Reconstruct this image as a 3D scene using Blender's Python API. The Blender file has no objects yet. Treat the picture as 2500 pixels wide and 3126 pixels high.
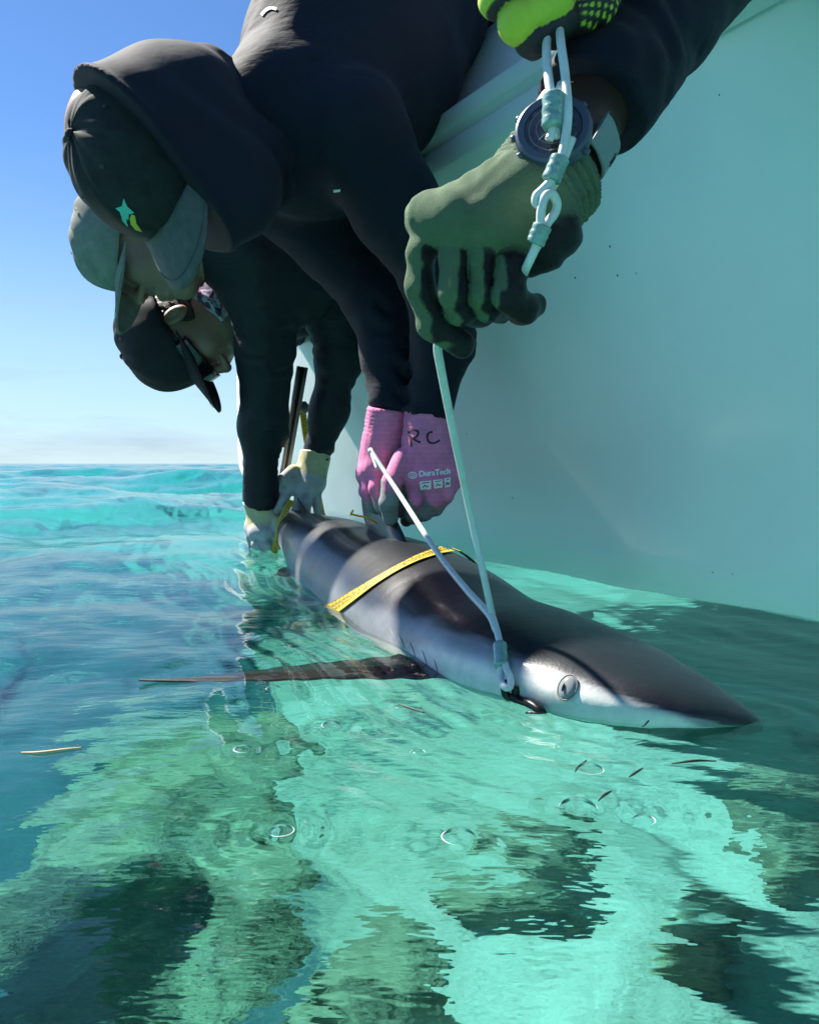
import bpy, math, random
import numpy as np
from mathutils import Vector, Matrix
from mathutils.bvhtree import BVHTree

SC = bpy.context.scene
COL = SC.collection
rnd = random.Random(7)

# ------------------------------------------------------------------ camera
F, CX, HY, CAMZ = 2453.0, 1250.0, 1415.0, 0.2      # photo pixels, metres
cam = bpy.data.objects.new('camera', bpy.data.cameras.new('camera'))
COL.objects.link(cam)
SC.camera = cam
cam.location = (0, 0, CAMZ)
cam.rotation_euler = (math.pi / 2, 0, 0)
cam.data.sensor_fit = 'HORIZONTAL'
cam.data.sensor_width = 36
cam.data.lens = 36 * F / 2500
cam.data.shift_y = -(1563 - HY) / 2500
cam.data.clip_start = 0.01
cam.data.clip_end = 6000

# ------------------------------------------------------------------ sky and sun
SUN_EL = math.radians(50)
SUN_H = (-0.82, 0.572)
SUN_AZ = math.atan2(SUN_H[0], SUN_H[1])
world = bpy.data.worlds.new('World')
SC.world = world
world.use_nodes = True
wt = world.node_tree
bg = wt.nodes['Background']
sky = wt.nodes.new('ShaderNodeTexSky')
sky.sky_type = 'NISHITA'
sky.sun_disc = False
sky.sun_elevation = SUN_EL
sky.sun_rotation = SUN_AZ
sky.air_density = 1.0
sky.dust_density = 0.05
sky.ozone_density = 4.0
bg.inputs[1].default_value = 0.05


def wnode(t, **k):
    n = wt.nodes.new(t)
    for a, b in k.items():
        setattr(n, a, b)
    return n


tc = wnode('ShaderNodeTexCoord')
mp = wnode('ShaderNodeMapping')
mp.inputs['Scale'].default_value = (1.3, 1.3, 9.0)
wt.links.new(tc.outputs['Generated'], mp.inputs['Vector'])
cn = wnode('ShaderNodeTexNoise')
cn.inputs['Scale'].default_value = 2.3
cn.inputs['Detail'].default_value = 6
cn.inputs['Roughness'].default_value = 0.6
wt.links.new(mp.outputs[0], cn.inputs['Vector'])
cr = wnode('ShaderNodeMapRange')
cr.inputs[1].default_value = 0.5
cr.inputs[2].default_value = 0.75
cr.inputs[3].default_value = 0.0
cr.inputs[4].default_value = 0.55
wt.links.new(cn.outputs[0], cr.inputs[0])
sep = wnode('ShaderNodeSeparateXYZ')
wt.links.new(tc.outputs['Generated'], sep.inputs[0])
hz = wnode('ShaderNodeMapRange', interpolation_type='SMOOTHSTEP')     # high thin haze and cloud lie near the horizon
hz.inputs[1].default_value = 0.42
hz.inputs[2].default_value = 0.0
hz.inputs[3].default_value = 0.0
hz.inputs[4].default_value = 1.0
wt.links.new(sep.outputs[2], hz.inputs[0])
hm = wnode('ShaderNodeMath', operation='POWER')
wt.links.new(hz.outputs[0], hm.inputs[0])
hm.inputs[1].default_value = 1.5
cm = wnode('ShaderNodeMath', operation='MULTIPLY')
wt.links.new(cr.outputs[0], cm.inputs[0])
wt.links.new(hz.outputs[0], cm.inputs[1])
wb = wnode('ShaderNodeMix', data_type='RGBA', blend_type='MULTIPLY')  # white balance of the phone
wb.inputs[0].default_value = 1.0
wb.inputs[7].default_value = (0.66, 0.87, 1.09, 1)
wt.links.new(sky.outputs[0], wb.inputs[6])
mh = wnode('ShaderNodeMix', data_type='RGBA')
mh.inputs[7].default_value = (4.6, 5.9, 6.8, 1)
hq = wnode('ShaderNodeMath', operation='MULTIPLY')
wt.links.new(hm.outputs[0], hq.inputs[0])
hq.inputs[1].default_value = 0.6
wt.links.new(hq.outputs[0], mh.inputs[0])
wt.links.new(wb.outputs[2], mh.inputs[6])
mc = wnode('ShaderNodeMix', data_type='RGBA')
mc.inputs[7].default_value = (3.3, 4.1, 5.2, 1)
wt.links.new(cm.outputs[0], mc.inputs[0])
wt.links.new(mh.outputs[2], mc.inputs[6])
wt.links.new(mc.outputs[2], bg.inputs[0])

sun = bpy.data.objects.new('sun', bpy.data.lights.new('sun', 'SUN'))
COL.objects.link(sun)
sun.data.energy = 5.0
sun.data.angle = math.radians(1.5)
sun.data.color = (1.0, 0.95, 0.86)
SUN_DIR = Vector((SUN_H[0] * math.cos(SUN_EL), SUN_H[1] * math.cos(SUN_EL), math.sin(SUN_EL))).normalized()
sun.rotation_euler = SUN_DIR.to_track_quat('Z', 'Y').to_euler()

vs = SC.view_settings
vs.view_transform = 'Standard'
vs.look = 'None'
vs.gamma = 1.0
vs.use_curve_mapping = False
vs.exposure = 1.52
cy = SC.cycles
cy.use_denoising = True
cy.max_bounces = 10
cy.diffuse_bounces = 4
cy.glossy_bounces = 4
cy.transmission_bounces = 8
cy.transparent_max_bounces = 12
cy.volume_bounces = 0
cy.caustics_reflective = False
cy.caustics_refractive = True
cy.sample_clamp_indirect = 4.0
cy.blur_glossy = 0.3


# ------------------------------------------------------------------ helpers
def P(px, py, y):
    """the point at distance y whose picture falls on photo pixel (px, py)"""
    return np.array([(px - CX) / F * y, y, CAMZ + (HY - py) / F * y])


def water_pt(px, py, z=0.0):
    y = (CAMZ - z) * F / (py - HY)
    return P(px, py, y)


def ray_dir(px, py):
    return Vector(((px - CX) / F, 1.0, (HY - py) / F)).normalized()


def nrm(v):
    v = np.asarray(v, float)
    return v / np.linalg.norm(v)


def link(name, me, parent=None, mat=None):
    if mat is not None:
        me.materials.append(mat)
    o = bpy.data.objects.new(name, me)
    COL.objects.link(o)
    if parent is not None:
        o.parent = parent
        if parent.type == 'EMPTY':
            o.matrix_parent_inverse = Matrix.Translation(parent.location).inverted()
    return o


def tag(o, label=None, cat=None, group=None, kind=None):
    for k, v in (('label', label), ('category', cat), ('group', group), ('kind', kind)):
        if v:
            o[k] = v
    return o


def empty(name, loc, label, cat, group=None):
    o = bpy.data.objects.new(name, None)
    COL.objects.link(o)
    o.location = Vector(loc)
    o.empty_display_size = 0.05
    return tag(o, label, cat, group)


def raw_mesh(name, co, faces, smooth=True):
    co = np.asarray(co, 'f')
    me = bpy.data.meshes.new(name)
    if isinstance(faces, np.ndarray):
        n = faces.shape[1]
        me.vertices.add(len(co))
        me.vertices.foreach_set('co', co.ravel())
        me.loops.add(faces.size)
        me.polygons.add(len(faces))
        me.loops.foreach_set('vertex_index', faces.astype('i').ravel())
        me.polygons.foreach_set('loop_start', np.arange(0, faces.size, n, dtype='i'))
        me.update(calc_edges=True)
        me.validate()
    else:
        me.from_pydata([tuple(map(float, c)) for c in co], [], [tuple(f) for f in faces])
        me.update()
    if smooth:
        me.polygons.foreach_set('use_smooth', np.ones(len(me.polygons), bool))
    return me


def set_attr(me, name, val):
    val = np.asarray(val, 'f')
    if val.ndim == 1:
        a = me.attributes.new(name, 'FLOAT', 'POINT')
        a.data.foreach_set('value', val)
    else:
        a = me.attributes.new(name, 'FLOAT_COLOR', 'POINT')
        if val.shape[1] == 3:
            val = np.concatenate([val, np.ones((len(val), 1), 'f')], 1)
        a.data.foreach_set('color', val.ravel())


def co_of(me):
    a = np.empty(len(me.vertices) * 3, 'f')
    me.vertices.foreach_get('co', a)
    return a.reshape(-1, 3)


def nor_of(me):
    a = np.empty(len(me.vertices) * 3, 'f')
    me.vertices.foreach_get('normal', a)
    return a.reshape(-1, 3)


def bvh_of(me):
    return BVHTree.FromPolygons([v.co[:] for v in me.vertices], [p.vertices[:] for p in me.polygons])


def cast(bvh, px, py, lift=0.0):
    d = ray_dir(px, py)
    h = bvh.ray_cast(Vector((0, 0, CAMZ)), d)
    if h[0] is None:
        return None
    n = h[1] if h[1].dot(d) < 0 else -h[1]
    return np.array(h[0] + n * lift), np.array(n)


def spline(pts, n):
    """Catmull-Rom through pts, n samples (any dimension)"""
    p = np.asarray(pts, float)
    if len(p) == 2:
        t = np.linspace(0, 1, n)[:, None]
        return p[0] * (1 - t) + p[1] * t
    q = np.vstack([2 * p[0] - p[1], p, 2 * p[-1] - p[-2]])
    u = np.linspace(0, len(p) - 1, n)
    i = np.minimum(u.astype(int), len(p) - 2)
    t = (u - i)[:, None]
    a, b, c, d = q[i], q[i + 1], q[i + 2], q[i + 3]
    return 0.5 * (2 * b + (c - a) * t + (2 * a - 5 * b + 4 * c - d) * t * t + (3 * b - a - 3 * c + d) * t ** 3)


def frames(path):
    t = np.gradient(path, axis=0)
    t /= np.linalg.norm(t, axis=1)[:, None] + 1e-12
    up = np.array([0, -1.0, 0.13])
    ns = []
    for v in t:
        w = up - v * np.dot(up, v)
        if np.linalg.norm(w) < 1e-3:
            w = np.array([1.0, 0, 0]) - v * v[0]
        up = w / np.linalg.norm(w)
        ns.append(up)
    ns = np.array(ns)
    return t, ns, np.cross(t, ns)


def tube_mesh(name, pts, r, n=60, seg=10, rad=None):
    path = spline(pts, n)
    t, a, b = frames(path)
    rr = np.full(n, r) if rad is None else np.interp(np.linspace(0, 1, n), np.linspace(0, 1, len(rad)), rad)
    th = np.linspace(0, 2 * math.pi, seg, endpoint=False)
    co = path[:, None] + rr[:, None, None] * (np.cos(th)[None, :, None] * a[:, None] + np.sin(th)[None, :, None] * b[:, None])
    co = co.reshape(-1, 3)
    f = []
    for i in range(n - 1):
        for j in range(seg):
            k = (j + 1) % seg
            f.append((i * seg + j, i * seg + k, (i + 1) * seg + k, (i + 1) * seg + j))
    f.append(tuple(range(seg))[::-1])
    f.append(tuple((n - 1) * seg + j for j in range(seg)))
    return raw_mesh(name, co, f)


def tube(name, pts, r, mat, parent=None, **k):
    return link(name, tube_mesh(name, pts, r, **k), parent, mat)


# ---- signed distance modelling: smooth unions of tapered limbs, meshed by surface nets
def rc(p, a, b, r1, r2):
    a = np.asarray(a, 'f')
    ba = np.asarray(b, 'f') - a
    q = p - a
    h = np.clip((q @ ba) / max(float(ba @ ba), 1e-12), 0, 1)
    return np.linalg.norm(q - h[:, None] * ba, axis=1) - (r1 + (r2 - r1) * h)


def ell(p, c, R, r):
    q = (p - np.asarray(c, 'f')) @ np.asarray(R, 'f').T
    r = np.asarray(r, 'f')
    k0 = np.linalg.norm(q / r, axis=1)
    k1 = np.linalg.norm(q / (r * r), axis=1) + 1e-9
    return k0 * (k0 - 1) / k1


def smin(a, b, k):
    h = np.clip(0.5 + 0.5 * (b - a) / k, 0, 1)
    return b * (1 - h) + a * h - k * h * (1 - h)


def smax(a, b, k):
    return -smin(-a, -b, k)


def chain(p, pts, rs, k=0.01):
    d = None
    for i in range(len(pts) - 1):
        e = rc(p, pts[i], pts[i + 1], rs[i], rs[i + 1])
        d = e if d is None else smin(d, e, k)
    return d


def sdf_mesh(name, f, lo, hi, h, project=2):
    lo = np.asarray(lo, 'f')
    hi = np.asarray(hi, 'f')
    nb = np.ceil((hi - lo) / (4 * h)).astype(int) + 1
    ax = [lo[i] + (np.arange(nb[i]) * 4 + 1.5) * h for i in range(3)]
    G = np.stack(np.meshgrid(*ax, indexing='ij'), -1).astype('f')
    D = f(G.reshape(-1, 3)).reshape(nb).astype('f')
    near = np.abs(D) < 4 * h * 1.6 + 2 * h
    fine = np.repeat(np.repeat(np.repeat(D, 4, 0), 4, 1), 4, 2)
    ids = np.argwhere(near)
    off = np.stack(np.meshgrid(*[np.arange(4)] * 3, indexing='ij'), -1).reshape(-1, 3)
    ix = (ids[:, None] * 4 + off[None]).reshape(-1, 3)
    v = np.empty(len(ix), 'f')
    for s in range(0, len(ix), 400000):
        e = ix[s:s + 400000]
        v[s:s + 400000] = f((lo + e * h).astype('f'))
    fine[ix[:, 0], ix[:, 1], ix[:, 2]] = v
    D = fine
    S = (D < 0)
    c = np.zeros(tuple(np.array(D.shape) - 1), 'i1')
    for o in np.ndindex(2, 2, 2):
        c += S[o[0]:D.shape[0] - 1 + o[0], o[1]:D.shape[1] - 1 + o[1], o[2]:D.shape[2] - 1 + o[2]]
    act = np.argwhere((c > 0) & (c < 8))
    acc = np.zeros((len(act), 3), 'f')
    cnt = np.zeros(len(act), 'f')
    for axis in range(3):
        for o in np.ndindex(2, 2):
            a = np.zeros(3, int)
            a[[i for i in range(3) if i != axis]] = o
            b = a.copy()
            b[axis] = 1
            pa, pb = act + a, act + b
            da = D[pa[:, 0], pa[:, 1], pa[:, 2]]
            db = D[pb[:, 0], pb[:, 1], pb[:, 2]]
            m = (da < 0) != (db < 0)
            t = np.where(m, da / np.where(m, da - db, 1), 0)
            q = pa.astype('f')
            q[:, axis] += t
            acc += q * m[:, None]
            cnt += m
    V = lo + acc / cnt[:, None] * h
    vid = np.full(c.shape, -1, 'i4')
    vid[act[:, 0], act[:, 1], act[:, 2]] = np.arange(len(act))
    quads = []
    for axis in range(3):
        o1, o2 = [i for i in range(3) if i != axis]
        sl0 = [slice(1, -1)] * 3
        sl1 = [slice(1, -1)] * 3
        sl0[axis] = slice(0, -1)
        sl1[axis] = slice(1, None)
        A, B = S[tuple(sl0)], S[tuple(sl1)]
        for inside in (True, False):
            e = np.argwhere((A != B) & (A == inside))
            if not len(e):
                continue
            base = e.copy()
            base[:, o1] += 1
            base[:, o2] += 1
            def cell(d1, d2):
                q = base.copy()
                q[:, o1] -= d1
                q[:, o2] -= d2
                return vid[q[:, 0], q[:, 1], q[:, 2]]
            qd = np.stack([cell(1, 1), cell(0, 1), cell(0, 0), cell(1, 0)], 1)
            flip = inside if axis != 1 else not inside
            quads.append(qd if flip else qd[:, ::-1])
    Q = np.concatenate(quads)
    Q = Q[(Q >= 0).all(1)]
    V = V.astype('f')
    for _ in range(project):
        d0 = f(V)
        g = np.stack([f(V + np.eye(3, dtype='f')[i] * (h * .3)) - d0 for i in range(3)], 1) / (h * .3)
        g2 = (g * g).sum(1)
        V = V - np.clip(d0 / np.maximum(g2, .2), -h * .7, h * .7)[:, None] * g
    return raw_mesh(name, V, Q)


# ---- materials
def mat(name, base=(.5, .5, .5), rough=.6, spec=.5, coat=0, bump=None, metal=0, sheen=0, vary=None, attr=None, trans=0, sss=0):
    """bump=(scale, strength, distance[, stretch]); vary=(scale, amount): tint variation; attr: colour attribute for the base"""
    m = bpy.data.materials.new(name)
    m.use_nodes = True
    nt = m.node_tree
    b = nt.nodes['Principled BSDF']
    b.inputs['Base Color'].default_value = (*base, 1)
    b.inputs['Roughness'].default_value = rough
    b.inputs['Specular IOR Level'].default_value = spec
    b.inputs['Metallic'].default_value = metal
    b.inputs['Coat Weight'].default_value = coat
    b.inputs['Coat Roughness'].default_value = .12
    b.inputs['Sheen Weight'].default_value = sheen
    if trans:
        b.inputs['Transmission Weight'].default_value = trans
    if sss:
        b.inputs['Subsurface Weight'].default_value = sss
        b.inputs['Subsurface Radius'].default_value = (.01, .005, .003)
        b.inputs['Subsurface Scale'].default_value = .5
    co = nt.nodes.new('ShaderNodeTexCoord')
    src = None
    if attr:
        at = nt.nodes.new('ShaderNodeAttribute')
        at.attribute_name = attr
        src = at.outputs['Color']
        nt.links.new(src, b.inputs['Base Color'])
    if vary:
        no = nt.nodes.new('ShaderNodeTexNoise')
        no.inputs['Scale'].default_value = vary[0]
        no.inputs['Detail'].default_value = 5
        no.inputs['Roughness'].default_value = .6
        nt.links.new(co.outputs['Object'], no.inputs['Vector'])
        mr = nt.nodes.new('ShaderNodeMapRange')
        mr.inputs[1].default_value = .3
        mr.inputs[2].default_value = .7
        mr.inputs[3].default_value = 1 - vary[1]
        mr.inputs[4].default_value = 1 + vary[1]
        nt.links.new(no.outputs[0], mr.inputs[0])
        mx = nt.nodes.new('ShaderNodeMix')
        mx.data_type = 'RGBA'
        mx.blend_type = 'MULTIPLY'
        mx.inputs[0].default_value = 1
        if src:
            nt.links.new(src, mx.inputs[6])
        else:
            mx.inputs[6].default_value = (*base, 1)
        nt.links.new(mr.outputs[0], mx.inputs[7])
        nt.links.new(mx.outputs[2], b.inputs['Base Color'])
    if bump:
        prev = None
        for bb in (bump if isinstance(bump, list) else [bump]):
            no = nt.nodes.new('ShaderNodeTexNoise')
            no.inputs['Scale'].default_value = bb[0]
            no.inputs['Detail'].default_value = 4
            if len(bb) > 3:
                mp = nt.nodes.new('ShaderNodeMapping')
                mp.inputs['Scale'].default_value = bb[3]
                nt.links.new(co.outputs['Object'], mp.inputs['Vector'])
                nt.links.new(mp.outputs[0], no.inputs['Vector'])
            else:
                nt.links.new(co.outputs['Object'], no.inputs['Vector'])
            bp = nt.nodes.new('ShaderNodeBump')
            bp.inputs['Strength'].default_value = bb[1]
            bp.inputs['Distance'].default_value = bb[2]
            nt.links.new(no.outputs[0], bp.inputs['Height'])
            if prev:
                nt.links.new(prev.outputs[0], bp.inputs['Normal'])
            prev = bp
        nt.links.new(prev.outputs[0], b.inputs['Normal'])
    return m


M = {}
M['navy'] = mat('navy_jersey', (.0032, .0072, .0175), .8, .25, sheen=.03, bump=[(900, .25, .0006), (9, .45, .010, (1, 1, 2.6)), (34, .3, .004, (1, 1, 2.2))], vary=(9, .25))
M['navy_wet'] = mat('navy_jersey_damp', (.0040, .0075, .015), .6, .35, sheen=.02, bump=[(900, .2, .0006), (14, .5, .009, (1, 1, 2.6)), (40, .3, .004, (1, 1, 2.2))], vary=(11, .3))
M['hood'] = mat('hood_jersey', (.0060, .0098, .0215), .85, .25, sheen=.04, bump=[(1100, .25, .0005), (14, .4, .006)], vary=(8, .2))
M['cap_dark'] = mat('cap_charcoal_canvas', (.014, .019, .021), .85, .3, bump=[(1500, .5, .0006), (40, .3, .002)], vary=(55, .35))
M['cap_grey'] = mat('cap_grey_canvas', (.22, .22, .20), .9, .3, bump=[(1500, .5, .0006), (35, .4, .002)], vary=(40, .18))
M['cap_visor'] = mat('visor_faded_canvas', (.085, .098, .10), .85, .3, bump=[(1800, .5, .0005)], vary=(70, .2))
M['cap_black'] = mat('cap_black_canvas', (.010, .012, .017), .8, .3, bump=[(1500, .4, .0006)], vary=(40, .25))
M['skin'] = mat('skin_light', (.26, .155, .12), .5, .4, sss=.1, vary=(30, .12), bump=(300, .2, .0008))
M['skin_red'] = mat('ear_skin', (.30, .12, .10), .5, .4, sss=.15)
M['skin_dark'] = mat('skin_brown', (.035, .018, .011), .5, .45, bump=(400, .2, .0006), vary=(40, .15))
M['hair'] = mat('hair_dark', (.025, .017, .012), .6, .4, bump=(120, .6, .003, (1, 1, 5)))
M['black_glass'] = mat('dark_lens', (.008, .009, .01), .08, .6)
M['glove_rubber'] = mat('black_nitrile', (.008, .009, .010), .42, .5, bump=[(1400, .7, .0012), (120, .2, .001)])
M['rope'] = mat('white_coated_cable', (.62, .66, .66), .35, .5, bump=(700, .1, .0002), vary=(90, .08))
M['crimp'] = mat('clear_crimp_sleeve', (.22, .36, .33), .16, .6, metal=.15, bump=(200, .25, .0004), vary=(160, .3))
M['hook'] = mat('black_hook_steel', (.012, .016, .014), .3, .6, metal=.5, bump=(150, .3, .001))
M['ink'] = mat('marker_ink', (.045, .015, .035), .8)
M['print'] = mat('white_print', (.92, .90, .90), .7)
M['black'] = mat('black_plastic', (.012, .012, .013), .5)


def attr_glove(name, rough=.85, scale=1300):
    return mat(name, (.2, .2, .2), rough, .3, bump=[(scale, .55, .0012), (30, .2, .002)], vary=(60, .14), attr='col')


# ------------------------------------------------------------------ water
HS = np.array([.49, .97])                    # a point of the hull's waterline
HD = nrm(np.array([-.505, .863]))            # along the hull, away from the camera
HN = np.array([-HD[1], HD[0]])               # outward
SPINE = np.array([[.262, .600], [.188, .655], [.115, .775], [.042, .985], [-.005, 1.13], [-.13, 1.43], [-.27, 1.77]])


def wave_height(x, y):
    g = np.random.default_rng(3)
    z = np.zeros_like(x)
    r = np.sqrt(x * x + y * y)
    # how calm it is: the lee of the boat on the right, more chop to the left and further out
    lee = np.clip((-x - .15 * y + .15) / 1.0, .0, 1)
    n = 60
    for k in range(n):
        L = .045 * (140 ** (k / (n - 1)))
        th = g.normal(.15, .75) + math.pi / 2 * .55
        ph = g.uniform(0, 6.283)
        amp = L * (.0036 if L < .5 else .0030) * g.uniform(.6, 1.5)
        kx, ky = math.cos(th) * 2 * math.pi / L, math.sin(th) * 2 * math.pi / L
        fade = np.clip((L * 420 - r) / (L * 200), 0, 1)
        if L > .35:
            fade = fade * np.clip((r - .9) / 3.0, .10, 1.0) * 1.5
        else:
            fade = fade * (.45 + .55 * np.maximum(lee, np.clip((r - 1.2) / 1.5, 0, 1)))
        z += amp * fade * np.sin(kx * x + ky * y + ph + .6 * np.sin(3.1 * y / max(L, .25) + ph * 2))
    # ripples running off the shark's flank
    near = r < 3.5
    xs, ys = x[near], y[near]
    d = np.full(xs.shape, 9.0)
    for a, b in zip(SPINE[:-1], SPINE[1:]):
        ba = b - a
        h = np.clip(((xs - a[0]) * ba[0] + (ys - a[1]) * ba[1]) / (ba @ ba), 0, 1)
        d = np.minimum(d, np.hypot(xs - a[0] - h * ba[0], ys - a[1] - h * ba[1]))
    wob = .02 * np.sin(9 * xs + 4 * ys) + .012 * np.sin(17 * ys - 6 * xs + 1)
    z[near] += .0012 * np.sin(2 * math.pi * (d + wob) / .036) * np.exp(-np.clip(d - .06, 0, 9) / .24) * np.clip(.8 + .5 * np.sin(5 * xs - 7 * ys), .1, 1)
    dh = (xs - HS[0]) * HN[0] + (ys - HS[1]) * HN[1]          # slop against the hull
    z[near] += .0011 * np.sin(2 * math.pi * (dh + .03 * np.sin(7 * xs + 9 * ys) + .02 * np.sin(21 * ys)) / .055) * np.exp(-np.abs(dh) / .22) * (.6 + .4 * np.sin(11 * ys - 4 * xs))
    for px, py, a, L in ((1400, 2640, .0007, .018), (1010, 2270, .001, .016), (860, 2600, .0012, .018), (740, 2350, .001, .016), (2000, 2520, .0008, .016), (1760, 2510, .0008, .018), (1660, 2250, .001, .02)):
        c = water_pt(px, py)
        d = np.hypot(xs - c[0], ys - c[1])
        z[near] += a * np.cos(2 * math.pi * d / L) * np.exp(-d / (L * 1.1))
    return z


nr, na = 560, 940
rr_ = .10 * (3500 / .10) ** (np.linspace(0, 1, nr) ** 1.12)
tt_ = np.linspace(-1, 1, na)
aa_ = math.pi / 2 + math.pi * (.27 * tt_ + .73 * tt_ ** 9)
R_, A_ = np.meshgrid(rr_, aa_, indexing='ij')
X_, Y_ = R_ * np.cos(A_), R_ * np.sin(A_)
co = np.stack([X_, Y_, wave_height(X_, Y_)], -1).reshape(-1, 3)
ii = np.arange(nr * na).reshape(nr, na)
qd = np.stack([ii[:-1, :-1], ii[1:, :-1], ii[1:, 1:], ii[:-1, 1:]], -1).reshape(-1, 4)
wm = bpy.data.materials.new('sea_water')
wm.use_nodes = True
n = wm.node_tree.nodes
l = wm.node_tree.links
n.clear()
out = n.new('ShaderNodeOutputMaterial')
tc2 = n.new('ShaderNodeTexCoord')
nz = n.new('ShaderNodeTexNoise')
nz.inputs['Scale'].default_value = 38
nz.inputs['Detail'].default_value = 3
mpw = n.new('ShaderNodeMapping')
mpw.inputs['Scale'].default_value = (.55, 1.3, 1)
mpw.inputs['Rotation'].default_value = (0, 0, .25)
l.new(tc2.outputs['Object'], mpw.inputs[0])
l.new(mpw.outputs[0], nz.inputs['Vector'])
bw = n.new('ShaderNodeBump')
bw.inputs['Strength'].default_value = .26
bw.inputs['Distance'].default_value = .004
l.new(nz.outputs[0], bw.inputs['Height'])
fr = n.new('ShaderNodeFresnel')
fr.inputs[0].default_value = 1.333
rf = n.new('ShaderNodeBsdfRefraction')
rf.inputs['IOR'].default_value = 1.333
rf.inputs['Roughness'].default_value = 0
tp = n.new('ShaderNodeBsdfTransparent')
m1 = n.new('ShaderNodeMixShader')
lw = n.new('ShaderNodeLayerWeight')                          # steep light passes nearly straight, shallow light bends
lw.inputs[0].default_value = .5
fm = n.new('ShaderNodeMapRange')
fm.inputs[1].default_value = .40
fm.inputs[2].default_value = .27
fm.inputs[3].default_value = .06
fm.inputs[4].default_value = .85
l.new(lw.outputs['Facing'], fm.inputs[0])
l.new(fm.outputs[0], m1.inputs[0])
gl = n.new('ShaderNodeBsdfGlossy')
gl.inputs['Roughness'].default_value = .015
m2 = n.new('ShaderNodeMixShader')
for q in (fr, rf, gl):
    l.new(bw.outputs[0], q.inputs['Normal'])
l.new(rf.outputs[0], m1.inputs[1])
l.new(tp.outputs[0], m1.inputs[2])
l.new(fr.outputs[0], m2.inputs[0])
l.new(m1.outputs[0], m2.inputs[1])
l.new(gl.outputs[0], m2.inputs[2])
l.new(m2.outputs[0], out.inputs[0])
va = n.new('ShaderNodeVolumeAbsorption')
va.inputs[0].default_value = (.48, .945, .955, 1)
va.inputs[1].default_value = .95
l.new(va.outputs[0], out.inputs['Volume'])
wme = raw_mesh('sea', co, qd)
water = tag(link('sea', wme, None, wm), kind='structure')
WATER_Z = wave_height


def wz(x, y):
    return float(wave_height(np.array([x]), np.array([y]))[0])


def sstep(a, b, x):
    t = np.clip((x - a) / (b - a), 0, 1)
    return t * t * (3 - 2 * t)


# ------------------------------------------------------------------ seabed
BED = -1.15


def bed_pt(px, py):
    d = np.array([(px - CX) / F, 1, (HY - py) / F])
    d /= np.linalg.norm(d)
    p = np.array([0, 0, CAMZ]) + d * (CAMZ / -d[2])
    hh = np.array([d[0], d[1], 0])
    s = np.linalg.norm(hh)
    sr = s / 1.333
    return p + hh / s * (sr / math.sqrt(1 - sr * sr)) * -BED + np.array([0, 0, BED])


def bed_height(x, y):
    z = np.zeros_like(x)
    g = np.random.default_rng(11)
    for k in range(26):
        L = .18 * (30 ** (k / 25))
        th = g.uniform(0, 6.28)
        z += L * .012 * np.sin((x * math.cos(th) + y * math.sin(th)) * 6.283 / L + g.uniform(0, 6.28))
    r = np.hypot(x, y)
    return BED + z - np.clip((r - 4) / 40, 0, 1) * 1.5 - .5 * sstep(0, 1.3, -x - .1 * y + .2)


nb, mb = 420, 420
rb = .05 * (3600 / .05) ** (np.linspace(0, 1, nb))
ab = np.linspace(0, 2 * math.pi, mb)
Rb, Ab = np.meshgrid(rb, ab, indexing='ij')
Xb, Yb = Rb * np.cos(Ab), Rb * np.sin(Ab)
cb = np.stack([Xb, Yb, bed_height(Xb, Yb)], -1).reshape(-1, 3)
ib = np.arange(nb * mb).reshape(nb, mb)
qb = np.stack([ib[:-1, :-1], ib[1:, :-1], ib[1:, 1:], ib[:-1, 1:]], -1).reshape(-1, 4)
sand = mat('sand', (.62, .56, .44), .95, .1, bump=[(14, .6, .03), (60, .4, .01)])
nt = sand.node_tree
b = nt.nodes['Principled BSDF']
c2 = nt.nodes.new('ShaderNodeTexCoord')
n1 = nt.nodes.new('ShaderNodeTexNoise')
n1.inputs['Scale'].default_value = 2.6
n1.inputs['Detail'].default_value = 8
n1.inputs['Roughness'].default_value = .70
n1.inputs['Distortion'].default_value = .5
nt.links.new(c2.outputs['Object'], n1.inputs['Vector'])
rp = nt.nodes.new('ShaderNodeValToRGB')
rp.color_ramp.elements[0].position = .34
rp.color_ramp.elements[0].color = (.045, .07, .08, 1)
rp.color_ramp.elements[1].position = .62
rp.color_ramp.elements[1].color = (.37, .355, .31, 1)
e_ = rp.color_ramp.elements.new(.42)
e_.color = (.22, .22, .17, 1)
vd = nt.nodes.new('ShaderNodeVectorMath')                    # seabed toned darker off the boat: shade there is put into the colour
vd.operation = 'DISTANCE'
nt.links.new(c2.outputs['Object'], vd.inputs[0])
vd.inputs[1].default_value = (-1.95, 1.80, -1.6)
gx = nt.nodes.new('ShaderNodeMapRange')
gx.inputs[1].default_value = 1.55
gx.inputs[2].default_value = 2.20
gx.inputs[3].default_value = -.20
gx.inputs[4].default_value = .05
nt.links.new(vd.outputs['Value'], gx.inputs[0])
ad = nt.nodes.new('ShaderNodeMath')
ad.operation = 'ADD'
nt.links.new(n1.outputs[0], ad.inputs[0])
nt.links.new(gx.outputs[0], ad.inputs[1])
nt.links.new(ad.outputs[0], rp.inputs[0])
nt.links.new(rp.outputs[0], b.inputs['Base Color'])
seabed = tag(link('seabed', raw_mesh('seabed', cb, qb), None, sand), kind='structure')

rockm = mat('reef_rock', (.17, .165, .11), .95, .2, bump=[(18, .8, .03), (70, .6, .008)], vary=(9, .55))


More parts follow.
